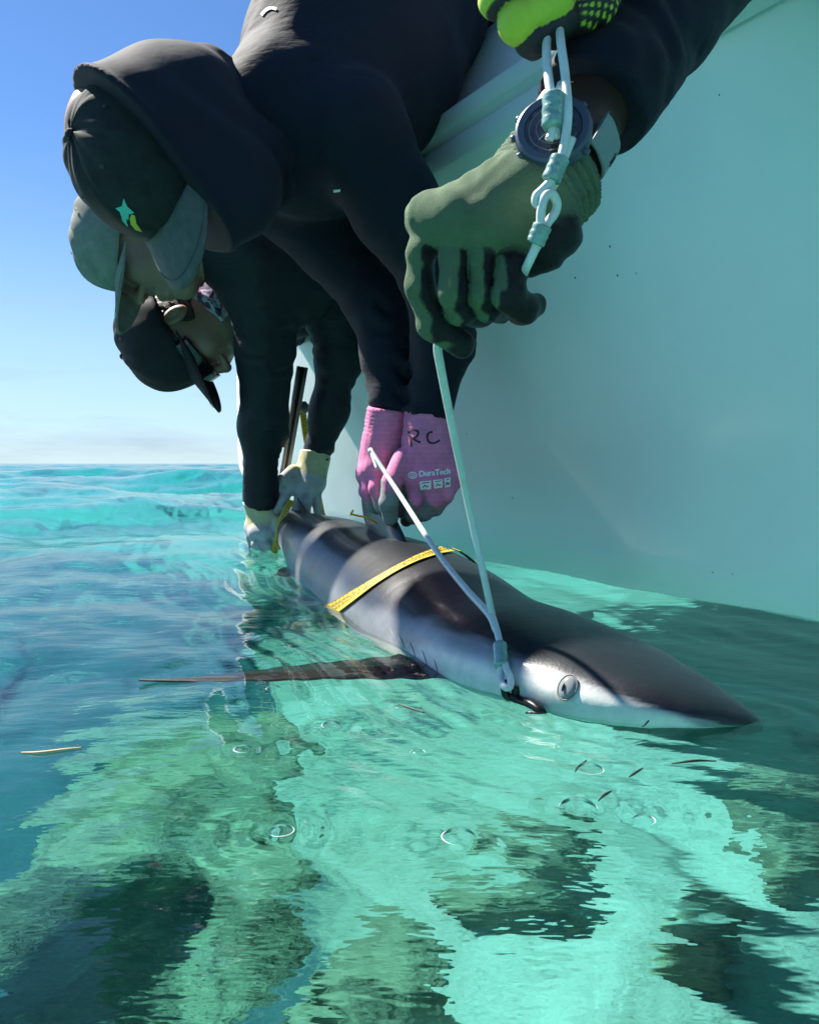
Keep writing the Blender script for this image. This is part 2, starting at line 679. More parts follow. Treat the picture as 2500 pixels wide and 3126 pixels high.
def reef_rock(px, py, sx, sy, sz, label, seed):
    p = bed_pt(px, py)
    p[2] = float(bed_height(np.array([p[0]]), np.array([p[1]]))[0])
    g = np.random.default_rng(seed)
    n_, m_ = 26, 40
    u = np.linspace(-.25 * math.pi, .5 * math.pi, n_)
    v = np.linspace(0, 2 * math.pi, m_, endpoint=False)
    U, V = np.meshgrid(u, v, indexing='ij')
    D = np.stack([np.cos(U) * np.cos(V), np.cos(U) * np.sin(V), np.sin(U)], -1)
    rad = np.ones(U.shape)
    for k in range(24):
        w = g.normal(0, 1, 3) * g.uniform(1.2, 6)
        rad += .16 / (1 + np.linalg.norm(w) * .35) * np.sin(D @ w + g.uniform(0, 6.28))
    Q = D * rad[..., None] * np.array([sx, sy, sz]) + p + [0, 0, 0]
    i_ = np.arange(n_ * m_).reshape(n_, m_)
    j_ = np.roll(i_, -1, 1)
    q_ = np.stack([i_[:-1], j_[:-1], j_[1:], i_[1:]], -1).reshape(-1, 4)
    o = link('reef_rock', raw_mesh('reef_rock', Q.reshape(-1, 3), q_), None, rockm)
    return tag(o, label, 'rock', 'reef rocks on the seabed')


reef_rock(560, 2500, .30, .24, .16, 'broad dark reef rock on the deep seabed below the reflected caps', 1)
reef_rock(1620, 2760, .13, .06, .06, 'low narrow grey reef rock lying on the bright sand', 3)
reef_rock(2440, 2600, .13, .09, .12, 'brownish reef rock under water beside the white hull', 4)
reef_rock(1180, 3110, .16, .09, .10, 'dark weedy reef rock at the edge of the bright sand patch', 5)
reef_rock(2120, 2960, .06, .04, .07, 'small upright reef rock standing on the bright sand', 6)

# ------------------------------------------------------------------ boat
boat = empty('motor_boat', (HS[0] + .9, HS[1] + .6, 0), 'white motor boat with a flared plain hull and moulded rub rail', 'boat')
hullm = mat('white_gelcoat', (.88, .89, .89), .28, .5, coat=.3, bump=[(2.2, .25, .02), (55, .05, .003)], vary=(1.7, .05))
nt = hullm.node_tree                                     # scuffs and specks of dirt with a shape of their own
b = nt.nodes['Principled BSDF']
old = b.inputs['Base Color'].links[0].from_socket
c2 = nt.nodes.new('ShaderNodeTexCoord')
for sc_, th_, colr in ((38, .06, (.05, .06, .06)), (15, .05, (.30, .29, .22))):
    vo = nt.nodes.new('ShaderNodeTexVoronoi')
    vo.inputs['Scale'].default_value = sc_
    nt.links.new(c2.outputs['Object'], vo.inputs['Vector'])
    nn = nt.nodes.new('ShaderNodeTexNoise')
    nn.inputs['Scale'].default_value = 7 if sc_ > 20 else 3
    nt.links.new(c2.outputs['Object'], nn.inputs['Vector'])
    lt = nt.nodes.new('ShaderNodeMath')
    lt.operation = 'LESS_THAN'
    lt.inputs[1].default_value = th_
    nt.links.new(vo.outputs['Distance'], lt.inputs[0])
    gt = nt.nodes.new('ShaderNodeMath')
    gt.operation = 'GREATER_THAN'
    gt.inputs[1].default_value = .58
    nt.links.new(nn.outputs[0], gt.inputs[0])
    mu = nt.nodes.new('ShaderNodeMath')
    mu.operation = 'MULTIPLY'
    nt.links.new(lt.outputs[0], mu.inputs[0])
    nt.links.new(gt.outputs[0], mu.inputs[1])
    mx = nt.nodes.new('ShaderNodeMix')
    mx.data_type = 'RGBA'
    nt.links.new(mu.outputs[0], mx.inputs[0])
    nt.links.new(old, mx.inputs[6])
    mx.inputs[7].default_value = (*colr, 1)
    old = mx.outputs[2]
nt.links.new(old, b.inputs['Base Color'])

RAIL_Z, BULW_Z = .71, .93


def flare(s):
    return np.interp(s, [-3, .6, 1.4, 2.3], [1, 1, .75, .25])


def s_end(z):
    return np.interp(z, [-.5, .1, .2, .5, 1.0], [1.9, 2.02, 2.1, 1.98, 1.78])


def hull_pt(s, z, extra=0.0):
    o = np.interp(z, [-.5, -.32, -.16, -.06, 0, .35, RAIL_Z, RAIL_Z + .02, BULW_Z], [-1.6, -.75, -.24, -.06, 0, .115, .22, .20, .12]) * flare(s) + extra
    p = HS + HD * s + HN * o
    return np.array([p[0], p[1], z])


zs = np.concatenate([np.linspace(-.5, RAIL_Z, 22), [RAIL_Z + .012], np.linspace(RAIL_Z + .03, BULW_Z, 6)])
ss = np.linspace(0, 1, 40)
hv = []
for a in ss:
    for z in zs:
        s = -2.4 + (s_end(z) + 2.4) * a
        zz = z
        lift = np.clip((s - 1.2) / .9, 0, 1) ** 2 * .17        # the forefoot rises out of the water
        zz = max(z, -.5 + lift * 4.1) if z < .2 else z
        hv.append(hull_pt(s, zz))
nzv = len(zs)
hf = [(i * nzv + j, (i + 1) * nzv + j, (i + 1) * nzv + j + 1, i * nzv + j + 1) for i in range(len(ss) - 1) for j in range(nzv - 1)]
# inner side and the bow end close the shell
base = len(hv)
for a in ss:
    s = -2.4 + (s_end(BULW_Z) + 2.4) * a
    for z, e in ((BULW_Z + .012, -.02), (BULW_Z + .012, -.10), (BULW_Z - .03, -.115), (.32, -.12)):
        hv.append(hull_pt(s, BULW_Z, e) * [1, 1, 0] + [0, 0, z])
for i in range(len(ss) - 1):
    hf.append((i * nzv + nzv - 1, (i + 1) * nzv + nzv - 1, base + (i + 1) * 4, base + i * 4))
    for j in range(3):
        hf.append((base + i * 4 + j, base + (i + 1) * 4 + j, base + (i + 1) * 4 + j + 1, base + i * 4 + j + 1))
tb = len(hv)
for z in zs:                                             # transom-like end plate running across the boat
    q = np.array(hv[(len(ss) - 1) * nzv + list(zs).index(z)])
    hv.append(q - np.array([HN[0], HN[1], 0]) * 2.0 - np.array([HD[0], HD[1], 0]) * .02)
k0 = (len(ss) - 1) * nzv
for j in range(nzv - 1):
    hf.append((k0 + j, tb + j, tb + j + 1, k0 + j + 1))
link('hull', raw_mesh('hull', hv, hf), boat, hullm)
# rub rail: a moulded lip in three steps
rail_prof = [(-.012, -.060), (.020, -.052), (.026, -.020), (.012, -.012), (.030, -.004), (.034, .022), (.016, .034), (-.03, .040)]
rv, rf_ = [], []
for a in ss:
    s = -2.4 + (s_end(RAIL_Z) + 2.4) * a
    for e, dz in rail_prof:
        rv.append(hull_pt(s, RAIL_Z, e) + [0, 0, dz])
nP = len(rail_prof)
rf_ = [(i * nP + j, (i + 1) * nP + j, (i + 1) * nP + j + 1, i * nP + j + 1) for i in range(len(ss) - 1) for j in range(nP - 1)]
ro = link('rub_rail', raw_mesh('rub_rail', rv, rf_), boat, mat('rail_moulding', (.66, .68, .70), .35, .5, coat=.2, vary=(4, .06)))
ro.modifiers.new('bev', 'BEVEL').width = .003
dk = [hull_pt(-2.4, .5, -.11), hull_pt(1.7, .5, -.11)]
dk = [d * [1, 1, 0] + [0, 0, .33] for d in dk]
inb = np.array([-HN[0], -HN[1], 0])
dv = [dk[0], dk[1], dk[1] + inb * 1.7, dk[0] + inb * 1.7]
link('deck', raw_mesh('deck', np.array(dv + [q - [0, 0, .05] for q in dv]), [(0, 1, 2, 3), (7, 6, 5, 4), (0, 4, 5, 1), (1, 5, 6, 2), (2, 6, 7, 3), (3, 7, 4, 0)], False), boat, mat('deck_nonskid', (.6, .62, .62), .8, .3, bump=(300, .6, .002)))

# ------------------------------------------------------------------ shark
SK = np.array([  # x, y, z, half width, height above, height below, roll
    [.263, .599, .003, .002, .002, .002],
    [.254, .601, .006, .014, .008, .008],
    [.240, .606, .010, .027, .013, .016],
    [.216, .620, .015, .046, .020, .027],
    [.184, .647, .018, .066, .028, .040],
    [.148, .697, .017, .081, .039, .056],
    [.112, .772, .009, .091, .053, .068],
    [.080, .870, -.010, .097, .074, .072],
    [.042, .985, -.018, .108, .098, .085],
    [-.003, 1.13, -.022, .112, .112, .094],
    [-.065, 1.29, -.010, .103, .104, .086],
    [-.130, 1.43, .016, .084, .088, .072],
    [-.195, 1.58, .044, .057, .058, .052],
    [-.250, 1.71, .060, .038, .042, .040],
    [-.285, 1.80, .052, .024, .033, .033],
    [-.305, 1.86, .035, .014, .026, .028]])
NS, NT = 170, 72
ks = spline(SK, NS)
ks[:, 3:6] = np.maximum(ks[:, 3:6], .0015)
cen = ks[:, :3]
tg = np.gradient(cen, axis=0)
tg /= np.linalg.norm(tg, axis=1)[:, None]
lat = np.cross(tg, [0, 0, 1.0])
lat /= np.linalg.norm(lat, axis=1)[:, None]          # towards +x: the far side; minus: the side we see
upv = np.cross(lat, tg)
arc = np.concatenate([[0], np.cumsum(np.linalg.norm(np.diff(cen, axis=0), axis=1))])
th = np.linspace(0, 2 * math.pi, NT, endpoint=False)
ct, st = np.cos(th), np.sin(th)
sv, scol = [], []
DARK, MID, LIGHT, WHITE = np.array([.0065, .0085, .0125]), np.array([.085, .092, .105]), np.array([.24, .25, .27]), np.array([.66, .67, .62])


def sstep(a, b, x):
    t = np.clip((x - a) / (b - a), 0, 1)
    return t * t * (3 - 2 * t)


gsh = np.random.default_rng(5)
for i in range(NS):
    w, hu, hb = ks[i, 3:6]
    e = .92
    cx = np.sign(ct) * np.abs(ct) ** e * w
    hz_ = np.where(st > 0, hu, hb)
    czz = np.sign(st) * np.abs(st) ** e * hz_
    ring = cen[i] + cx[:, None] * lat[i] + czz[:, None] * upv[i]
    sv.append(ring)
    v = np.sign(st) * np.abs(st) ** e
    a = arc[i]
    edge = np.interp(a, [0, .03, .08, .14, .20, .30, .45, .7, 1.0, 1.3], [-.9, .05, .38, .58, .66, .66, .50, .40, .2, -.1])
    edge = edge + .03 * np.sin(a * 60 + v * 3) + .025 * np.sin(a * 23)
    wid = np.interp(a, [0, .1, .2, .35, .6, 1.3], [.08, .12, .12, .14, .30, .4])
    d = sstep(edge - wid * .4, edge + wid * .6, v)
    low = np.interp(a, [0, .05, .1, .2, .3, .5, 1.3], [-1.2, .12, .34, .40, .24, -.10, -.3])
    wht = 1 - sstep(low - .12, low + .16, v + .03 * np.sin(a * 41))
    c = MID * (1 - .0) + 0 * v[:, None]
    c = LIGHT[None] * (1 - d[:, None]) * np.interp(a, [0, .25, .45, 1.3], [1.1, 1.0, .62, .55]) + DARK[None] * d[:, None]
    c = c * (1 - wht[:, None]) + WHITE[None] * wht[:, None]
    scol.append(c)
sv = np.array(sv).reshape(-1, 3)
scol = np.array(scol).reshape(-1, 3)
si = np.arange(NS * NT).reshape(NS, NT)
sj = np.roll(si, -1, 1)
sq = np.stack([si[:-1], si[1:], sj[1:], sj[:-1]], -1).reshape(-1, 4).tolist()
sq.append(list(si[0][::-1]))
sq.append(list(si[-1]))
sv, scol = sv.tolist(), scol.tolist()


def fin(root_a, root_b, tip, back, thick, col_a, col_b, sweep=.35, n=14, m=9, droop=0, tipcol=None):
    """a tapered fin joined into the body mesh: root chord root_a (front) to root_b (rear), tip, curved edges"""
    ra, rb, tp_, bk = map(np.asarray, (root_a, root_b, tip, back))
    nn_ = nrm(np.cross(rb - ra, tp_ - ra))
    b0 = len(sv)
    cs = np.linspace(0, 1, m)
    for i in range(n):
        u = i / (n - 1)
        lead = ra * (1 - u) ** 2 + 2 * u * (1 - u) * (ra * .45 + tp_ * .55 + (ra - rb) * .10) + tp_ * u ** 2
        trail = rb * (1 - u) ** 2 + 2 * u * (1 - u) * bk + (tp_ + (rb - ra) * .03) * u ** 2
        for side in (1, -1):
            for j, c in enumerate(cs):
                t_ = thick * (1 - u * .85) * (1 - (2 * c - .7) ** 2 / 1.7) * np.clip(min(c, 1 - c) * 8, 0, 1)
                p = lead * (1 - c) + trail * c + nn_ * side * max(t_, 0.0002) + np.array([0, 0, droop * u * u])
                sv.append(p.tolist())
                cc = np.array(col_a) if side * nn_[2] > 0 or abs(nn_[2]) < .3 else np.array(col_b)
                if tipcol is not None:
                    k = sstep(.7, .95, u)
                    cc = cc * (1 - k) + np.array(tipcol) * k
                scol.append(cc.tolist())
    for i in range(n - 1):
        for side in (0, 1):
            for j in range(m - 1):
                a_ = b0 + (i * 2 + side) * m + j
                b_ = b0 + ((i + 1) * 2 + side) * m + j
                sq.append([a_, a_ + 1, b_ + 1, b_] if side == 0 else [a_, b_, b_ + 1, a_ + 1])
    for i in range(n - 1):                                # close the two edges
        for j in (0, m - 1):
            a_ = b0 + (i * 2) * m + j
            sq.append([a_, a_ + 2 * m, a_ + 3 * m, a_ + m])


def at_arc(a, side=0.0, up=0.0):
    i = int(np.argmin(np.abs(arc - a)))
    return cen[i] + lat[i] * side * ks[i, 3] + upv[i] * up * (ks[i, 4] if up > 0 else ks[i, 5])


FG, FW = (.016, .018, .022), (.30, .31, .30)
# near pectoral lies along the surface, reaching to the left
pr = water_pt(1250, 2060, -.012)
fin(water_pt(1370, 2090, .000), water_pt(1220, 2030, -.006), water_pt(425, 2078, .009), water_pt(900, 2052, .003), .006, (.010, .009, .008), (.03, .03, .03), tipcol=(.006, .006, .007))
fin(at_arc(.34, .86, -.25), at_arc(.49, .86, -.35), at_arc(.60, 2.6, -1.3), at_arc(.55, 1.5, -.8), .008, FG, FW)
# dorsal, pelvic fins, second dorsal, anal fin, tail
fin(at_arc(.62, 0, .93), at_arc(.80, 0, .93), at_arc(.83, 0, 1.0) + [0, 0, .115], at_arc(.86, 0, .95) + [.0, .0, .028], .010, FG, FG)
fin(at_arc(.93, -.7, -.45), at_arc(1.02, -.7, -.45), water_pt(835, 1800, -.022), at_arc(1.06, -1.2, -.8), .006, (.22, .13, .05), (.34, .20, .08))
fin(at_arc(.93, .7, -.5), at_arc(1.02, .7, -.5), at_arc(1.08, 2.3, -1.6), at_arc(1.06, 1.4, -1.0), .006, FG, FW)
fin(at_arc(1.12, 0, .9), at_arc(1.18, 0, .9), at_arc(1.22, 0, 1.0) + [0, 0, .028], at_arc(1.22, 0, .95) + [0, 0, .008], .004, FG, FG)
fin(at_arc(1.13, 0, -.9), at_arc(1.19, 0, -.9), at_arc(1.23, 0, -1.0) - [0, 0, .03], at_arc(1.22, 0, -1) - [0, 0, .008], .004, FG, FG)
fin(at_arc(1.30, 0, .6), at_arc(1.42, 0, -.5), np.array([-.36, 2.10, -.06]), np.array([-.33, 1.95, -.04]), .007, FG, FG)
fin(at_arc(1.33, 0, -.2), at_arc(1.43, 0, -.8), np.array([-.29, 1.92, -.14]), np.array([-.31, 1.93, -.08]), .006, FG, FG)
shark_mat = mat('wet_shark_skin', (.1, .1, .1), .40, .4, coat=.25, attr='col', vary=(16, .28), bump=[(420, .2, .0009), (24, .16, .004), (9, .2, .006, (1, 3, 2))])
shark_mat.node_tree.nodes['Principled BSDF'].inputs['Coat Roughness'].default_value = .14
sme = raw_mesh('shark', sv, sq)
set_attr(sme, 'col', scol)
shark = tag(link('shark', sme, None, shark_mat), 'grey shark with white belly held at the surface beside the hull', 'shark')
SB = bvh_of(sme)


def on_shark(px, py, lift=.001):
    h = cast(SB, px, py, lift)
    return h


def disc(name, c, nrm_, up, rx, ry, mat_, parent, dome=.0, n=28, rings=5):
    nn_ = nrm(nrm_)
    u_ = nrm(np.asarray(up) - nn_ * np.dot(up, nn_))
    s_ = np.cross(u_, nn_)
    v = [np.asarray(c) + nn_ * dome]
    f = []
    for k in range(1, rings + 1):
        q = k / rings
        for j in range(n):
            a = 2 * math.pi * j / n
            v.append(np.asarray(c) + s_ * math.cos(a) * rx * q + u_ * math.sin(a) * ry * q + nn_ * dome * math.sqrt(max(0, 1 - q * q)))
    for j in range(n):
        f.append((0, 1 + j, 1 + (j + 1) % n))
    for k in range(rings - 1):
        for j in range(n):
            a, b_ = 1 + k * n + j, 1 + k * n + (j + 1) % n
            f.append((a, a + n, b_ + n, b_))
    return link(name, raw_mesh(name, v, f), parent, mat_)


h = on_shark(1733, 2100, 0)
if h:
    ec, en = h
    eye = disc('eye', ec + en * .0006, en, (.15, 0, 1), .0072, .0098, mat('eye_membrane', (.20, .22, .22), .15, .5, coat=.5), shark, dome=.0030)
    disc('pupil', ec + en * .0036 + np.array([-.0022, -.0002, -.001]), en, (.05, 0, 1), .0011, .0034, M['black_glass'], eye, dome=.0006)
    eu_ = nrm(np.array([.15, 0, 1.]) - en * np.dot([.15, 0, 1.], en))
    es_ = np.cross(eu_, en)
    ring = [ec + en * .0008 + .0076 * math.cos(a) * es_ + .0102 * math.sin(a) * eu_ for a in np.linspace(0, 6.2832, 26)]
    tube('eyelid', ring, .0006, mat('eyelid_skin', (.15, .15, .15), .5, .4), eye, n=60, seg=8)
slit = mat('gill_slit', (.075, .08, .085), .5)
for k, (x0, y0, x1, y1) in enumerate(((1322, 2006, 1338, 2072), (1284, 1976, 1306, 2046), (1246, 1950, 1270, 2018), (1214, 1928, 1236, 1990), (1184, 1908, 1202, 1962))):
    pts = [on_shark(x0 + (x1 - x0) * u + 3 * math.sin(u * 3), y0 + (y1 - y0) * u, -.0003) for u in np.linspace(0, 1, 7)]
    pts = [p[0] for p in pts if p]
    if len(pts) > 3:
        tube('gill_slit', pts, .0016, slit, shark, n=24, seg=6, rad=[.0002, .0007, .0009, .0007, .0002])
pts = [on_shark(x, y, .0002) for x, y in ((1655, 2193), (1680, 2206), (1730, 2222), (1800, 2235), (1880, 2241), (1950, 2243))]
pts = [p[0] for p in pts if p]
if len(pts) > 3:
    tube('mouth_line', pts, .0011, slit, shark, n=50, seg=6, rad=[.0016, .001, .0008, .0003])
pts = [on_shark(x, y, .0002) for x, y in ((1981, 2200), (1970, 2212), (1964, 2224), (1962, 2232))]
pts = [p[0] for p in pts if p]
if len(pts) > 2:
    tube('nostril', pts, .0006, slit, shark, n=16, seg=6)


# ------------------------------------------------------------------ people
def head_axes(u, f):
    u = nrm(u)
    f = np.asarray(f, float)
    f = nrm(f - u * np.dot(u, f))
    l = np.cross(u, f)
    return np.array([f, l, u])          # rows: forward, left, up


def head_sdf(p, c, R, s=1.0):
    q = ((p - np.asarray(c, 'f')) @ np.asarray(R, 'f').T) / s
    I = np.eye(3)
    d = ell(q, (-.012, 0, .03), I, (.095, .076, .086))
    d = smin(d, ell(q, (.030, 0, -.045), I, (.058, .057, .074)), .03)
    d = smin(d, rc(q, (.060, 0, -.098), (.055, 0, -.092), .024, .024), .02)
    d = smin(d, ell(q, (.074, 0, .030), I, (.022, .050, .014)), .015)
    d = smin(d, rc(q, (.088, 0, .016), (.108, 0, -.026), .007, .011), .010)
    for sd in (-1, 1):
        d = smin(d, rc(q, (.098, .010 * sd, -.029), (.094, .013 * sd, -.030), .007, .007), .006)
        d = smin(d, ell(q, (.058, .038 * sd, -.022), I, (.028, .022, .026)), .02)
        d = smax(d, -(np.linalg.norm(q - np.array([.101, .032 * sd, .013], 'f'), axis=1) - .014), .01)
        ear = ell(q, (-.008, .079 * sd, -.004), I, (.018, .009, .029))
        ear = smax(ear, -ell(q, (-.004, .091 * sd, -.002), I, (.011, .008, .019)), .003)
        d = smin(d, ear, .006)
    d = smin(d, rc(q, (.088, -.018, -.060), (.088, .018, -.060), .0075, .0075), .006)
    d = smin(d, rc(q, (.084, -.013, -.074), (.084, .013, -.074), .0085, .0085), .006)
    return d * s


def make_cap(parent, c, R, crown, visor, s=1.0, tilt=0.0, eyelets=True, droop=.34):
    """ball cap: six-panel crown, curved visor, button, eyelets; R rows forward, left, up"""
    f, l, u = R
    f, u = nrm(f * math.cos(tilt) + u * math.sin(tilt)), nrm(u * math.cos(tilt) - f * math.sin(tilt))
    c = np.asarray(c)
    W = lambda x, y, z: c + s * (f * x + l * y + u * z)
    nu, nv = 26, 96
    def rad(a, e):
        g = 1 - .016 * sum(math.exp(-((((a - k * math.pi / 3 + math.pi) % (2 * math.pi)) - math.pi) / .035) ** 2) for k in range(6)) * min(1, math.cos(e) * 2)
        return g * (1 + .012 * math.sin(5 * a + 3 * e) + .008 * math.sin(11 * a - 6 * e))
    v, fc = [], []
    for i in range(nu):
        e = math.pi / 2 * i / (nu - 1)
        for j in range(nv):
            a = 2 * math.pi * j / nv
            r_ = rad(a, e)
            cx_, sx_ = math.cos(e) ** .75, math.sin(e)
            front = .012 * max(0, math.cos(a)) * math.sin(2 * e)
            v.append(W(.106 * cx_ * math.cos(a) * r_ + front - .004, .087 * cx_ * math.sin(a) * r_, .018 + .112 * sx_ ** .95 * r_ - .012 * math.cos(a) * cx_))
    for i in range(nu - 1):
        for j in range(nv):
            k = (j + 1) % nv
            fc.append((i * nv + j, i * nv + k, (i + 1) * nv + k, (i + 1) * nv + j))
    fc.append(tuple((nu - 1) * nv + j for j in range(nv)))
    capo = link('cap', raw_mesh('cap', v, fc), parent, crown)
    md = capo.modifiers.new('thick', 'SOLIDIFY')
    md.thickness = .0025 * s
    v, fc = [], []
    ni, nj = 12, 41
    for i in range(ni):
        q = i / (ni - 1)
        for j in range(nj):
            a = math.radians(-72 + 144 * j / (nj - 1))
            ln = .080 * (max(0, math.cos(a * 1.24)) ** .55)
            x = .101 * math.cos(a) + q * ln
            y = .088 * math.sin(a) * (1 - .06 * q)
            z = .006 - q * ln * droop - 2.6 * y * y + .012
            v.append(W(x, y, z))
    for i in range(ni - 1):
        for j in range(nj - 1):
            fc.append((i * nj + j, (i + 1) * nj + j, (i + 1) * nj + j + 1, i * nj + j + 1))
    vo_ = link('visor', raw_mesh('visor', v, fc), capo, visor)
    md = vo_.modifiers.new('thick', 'SOLIDIFY')
    md.thickness = .0035 * s
    tube('visor_stitching', [np.array(v[(ni - 3) * nj + j]) + u * .0012 for j in range(2, nj - 2, 3)], .0006, visor, vo_, n=60, seg=5)
    disc('button', W(0, 0, .131), u, f, .0075 * s, .0075 * s, crown, capo, dome=.006 * s, n=18, rings=4)
    if eyelets:
        for k in range(6):
            a = math.pi / 3 * k + math.pi / 6
            e = .95
            r_ = 1.012
            p = W(.106 * math.cos(e) ** .75 * math.cos(a) * r_ - .004 + .012 * max(0, math.cos(a)) * math.sin(2 * e), .087 * math.cos(e) ** .75 * math.sin(a) * r_, .018 + .112 * math.sin(e) ** .95 * r_ - .012 * math.cos(a) * .6)
            nn_ = nrm((p - W(0, 0, .03)))
            disc('eyelet', p, nn_, u, .0032 * s, .0032 * s, M['black'], capo, dome=.0008, n=12, rings=2)
    return capo


def bbox(pts, pad):
    a = np.array(pts)
    return a.min(0) - pad, a.max(0) + pad


def limbs(p, skel, kk, grow=0.0):
    d = None
    for pts, rs, k in skel:
        e = chain(p, pts, [r + grow for r in rs], k)
        d = e if d is None else smin(d, e, kk)
    return d


def folds(p, amp, scale, seed=0):
    g = np.random.default_rng(seed)
    o = np.zeros(len(p), 'f')
    for k in range(5):
        w = g.normal(0, 1, 3) * scale * g.uniform(.6, 1.5)
        w2 = g.normal(0, 1, 3) * scale * .5
        o += np.sin(p @ w.astype('f') + 1.6 * np.sin(p @ w2.astype('f') + k) + k)
    return o * amp / 5


def make_person(label, base, head_c, R, neck_b, torso, arms, skin, shirt, h_skin=.005, h_shirt=.007, group=None, cuts=(), legs=None, fold=(.0025, 45), no_head=False):
    """Empty at the feet; body (one skin mesh), shirt and trousers over it"""
    o = empty('person', base, label, 'person', group)
    skel = [torso] + list(arms)
    allp = [q for pts, rs, k in skel for q in pts]
    def fb(p):
        d = limbs(p, skel, .02, -.012)
        hd = head_sdf(p, head_c, R)
        hd = smin(hd, rc(p, head_c + R.T @ np.array([-.022, 0, -.05]), neck_b, .054, .060), .02)
        return smin(d, hd, .03)
    lo, hi = bbox(allp + [head_c, neck_b], .2)
    body = link('body', sdf_mesh('body', fb, lo, hi, h_skin), o, skin)
    def fs(p):
        d = limbs(p, skel, .022, 0)
        d = smin(d, rc(p, neck_b, neck_b + .25 * (np.asarray(torso[0][0]) - neck_b), .068, .09), .05)
        d = d + folds(p, fold[0], fold[1])
        for pts, rs, k in arms:                            # cloth gathers into rings at elbow and wrist
            A_ = [np.asarray(q, 'f') for q in pts]
            L0, best, sb_ = 0.0, np.full(len(p), 9, 'f'), np.zeros(len(p), 'f')
            marks = []
            for i in range(len(A_) - 1):
                ba = A_[i + 1] - A_[i]
                ln = float(np.linalg.norm(ba))
                hh = np.clip(((p - A_[i]) @ ba) / (ln * ln), 0, 1)
                dd = np.linalg.norm(p - A_[i] - hh[:, None] * ba, axis=1)
                m_ = dd < best
                best = np.where(m_, dd, best)
                sb_ = np.where(m_, L0 + hh * ln, sb_)
                L0 += ln
                marks.append(L0)
            el = marks[min(1, len(marks) - 1)]
            wgt = np.exp(-((sb_ - el) / .075) ** 2) + np.exp(-((sb_ - L0) / .085) ** 2) + .12
            tw = (p @ np.array([31., 23., 0], 'f'))
            d = d + np.where(best < .12, .0017 * wgt * np.clip(.5 + np.sin(p @ np.array([47., -38., 29.], 'f')), 0, 1.4) * np.sin(sb_ * 6.2832 / .034 + 2.6 * np.sin(tw * .8) + 1.4 * np.sin(2.3 * tw + sb_ * 40)), 0)
        return d
    def fs2(p):
        d = fs(p)
        for c_, n_ in cuts:
            q = p - np.asarray(c_, 'f')
            pl = q @ np.asarray(n_, 'f')
            near = np.linalg.norm(q, axis=1) - .11
            d = np.maximum(d, np.minimum(pl, -near))       # the sleeve ends in a clean edge
        return d
    lo, hi = bbox(allp, .22)
    link('shirt', sdf_mesh('shirt', fs2, lo, hi, h_shirt, project=1), o, shirt)
    if legs:
        def fl(p):
            return limbs(p, legs, .05)
        lp = [q for pts, rs, k in legs for q in pts]
        lo, hi = bbox(lp, .2)
        link('trousers', sdf_mesh('trousers', fl, lo, hi, .014, project=1), o, M['navy'])
    return o, body


def two_legs(hip, inward, foot_z=.40):
    L_ = []
    hip = np.asarray(hip)
    for sd in (-1, 1):
        h0 = hip + np.array([HD[0], HD[1], 0]) * .09 * sd
        kn = h0 + np.array([inward[0], inward[1], 0]) * .26 + [0, 0, -.30]
        ft = kn + np.array([inward[0], inward[1], 0]) * .22 + [0, 0, foot_z - kn[2]]
        toe = ft + np.array([-inward[0], -inward[1], 0]) * .1 + [0, 0, -.03]
        L_.append(([h0, kn, ft, toe], [.10, .07, .048, .04], .02))
    return L_


INB = -np.array([HN[0], HN[1]])

# ---- person in the hood, pink gloves
h1c = P(511, 531, 1.05)
R1 = head_axes((-.733, -.664, .148), (.191, -.409, -.892))
armA = ([P(1075, 390, 1.10), P(1215, 640, 1.13), P(1345, 880, 1.16), P(1352, 1050, 1.18), P(1306, 1285, 1.20)], [.078, .059, .046, .041, .033], .03)
armB = ([P(850, 570, 1.28), P(1010, 740, 1.29), P(1155, 930, 1.27), P(1185, 1080, 1.25), P(1188, 1275, 1.225)], [.076, .055, .046, .038, .031], .03)
tor1 = ([P(960, 380, 1.18), P(1080, 180, 1.25), P(1180, -10, 1.32), P(1290, -260, 1.42)], [.135, .158, .160, .155], .05)
p1, b1 = make_person('bending person in dark hood and charcoal cap wearing pink gloves', (tor1[0][3][0] + .4, tor1[0][3][1] + .25, .40), h1c + np.array([-.025, .03, .035]), R1, P(740, 390, 1.12), tor1, [armA, armB], M['skin'], M['navy'],
                     cuts=[(P(1304, 1268, 1.20), nrm(P(1300, 1290, 1.2) - P(1312, 1200, 1.195))), (P(1187, 1258, 1.225), nrm(P(1150, 1290, 1.225) - P(1180, 1200, 1.23)))],
                     legs=two_legs(tor1[0][3], INB), h_skin=.008)


def f_capball(p):
    return ell(p, h1c + R1[2] * .035, R1, (.122, .104, .125))


def on_ball(px, py):
    ys = np.linspace(.85, 1.25, 160)
    pp = np.array([P(px, py, y) for y in ys])
    dd = f_capball(pp.astype('f'))
    k = np.argmax(dd < 0) if (dd < 0).any() else int(np.argmin(dd))
    return pp[k]


HEM_B = on_ball(545, 480)
HEM_N = nrm(np.cross(np.array([.70, 0, -.71]), np.array([-.04, .10, -.01])))
if HEM_N @ (P(620, 330, 1.1) - HEM_B) > 0:
    HEM_N = -HEM_N                                  # points out of the hood, over the cap


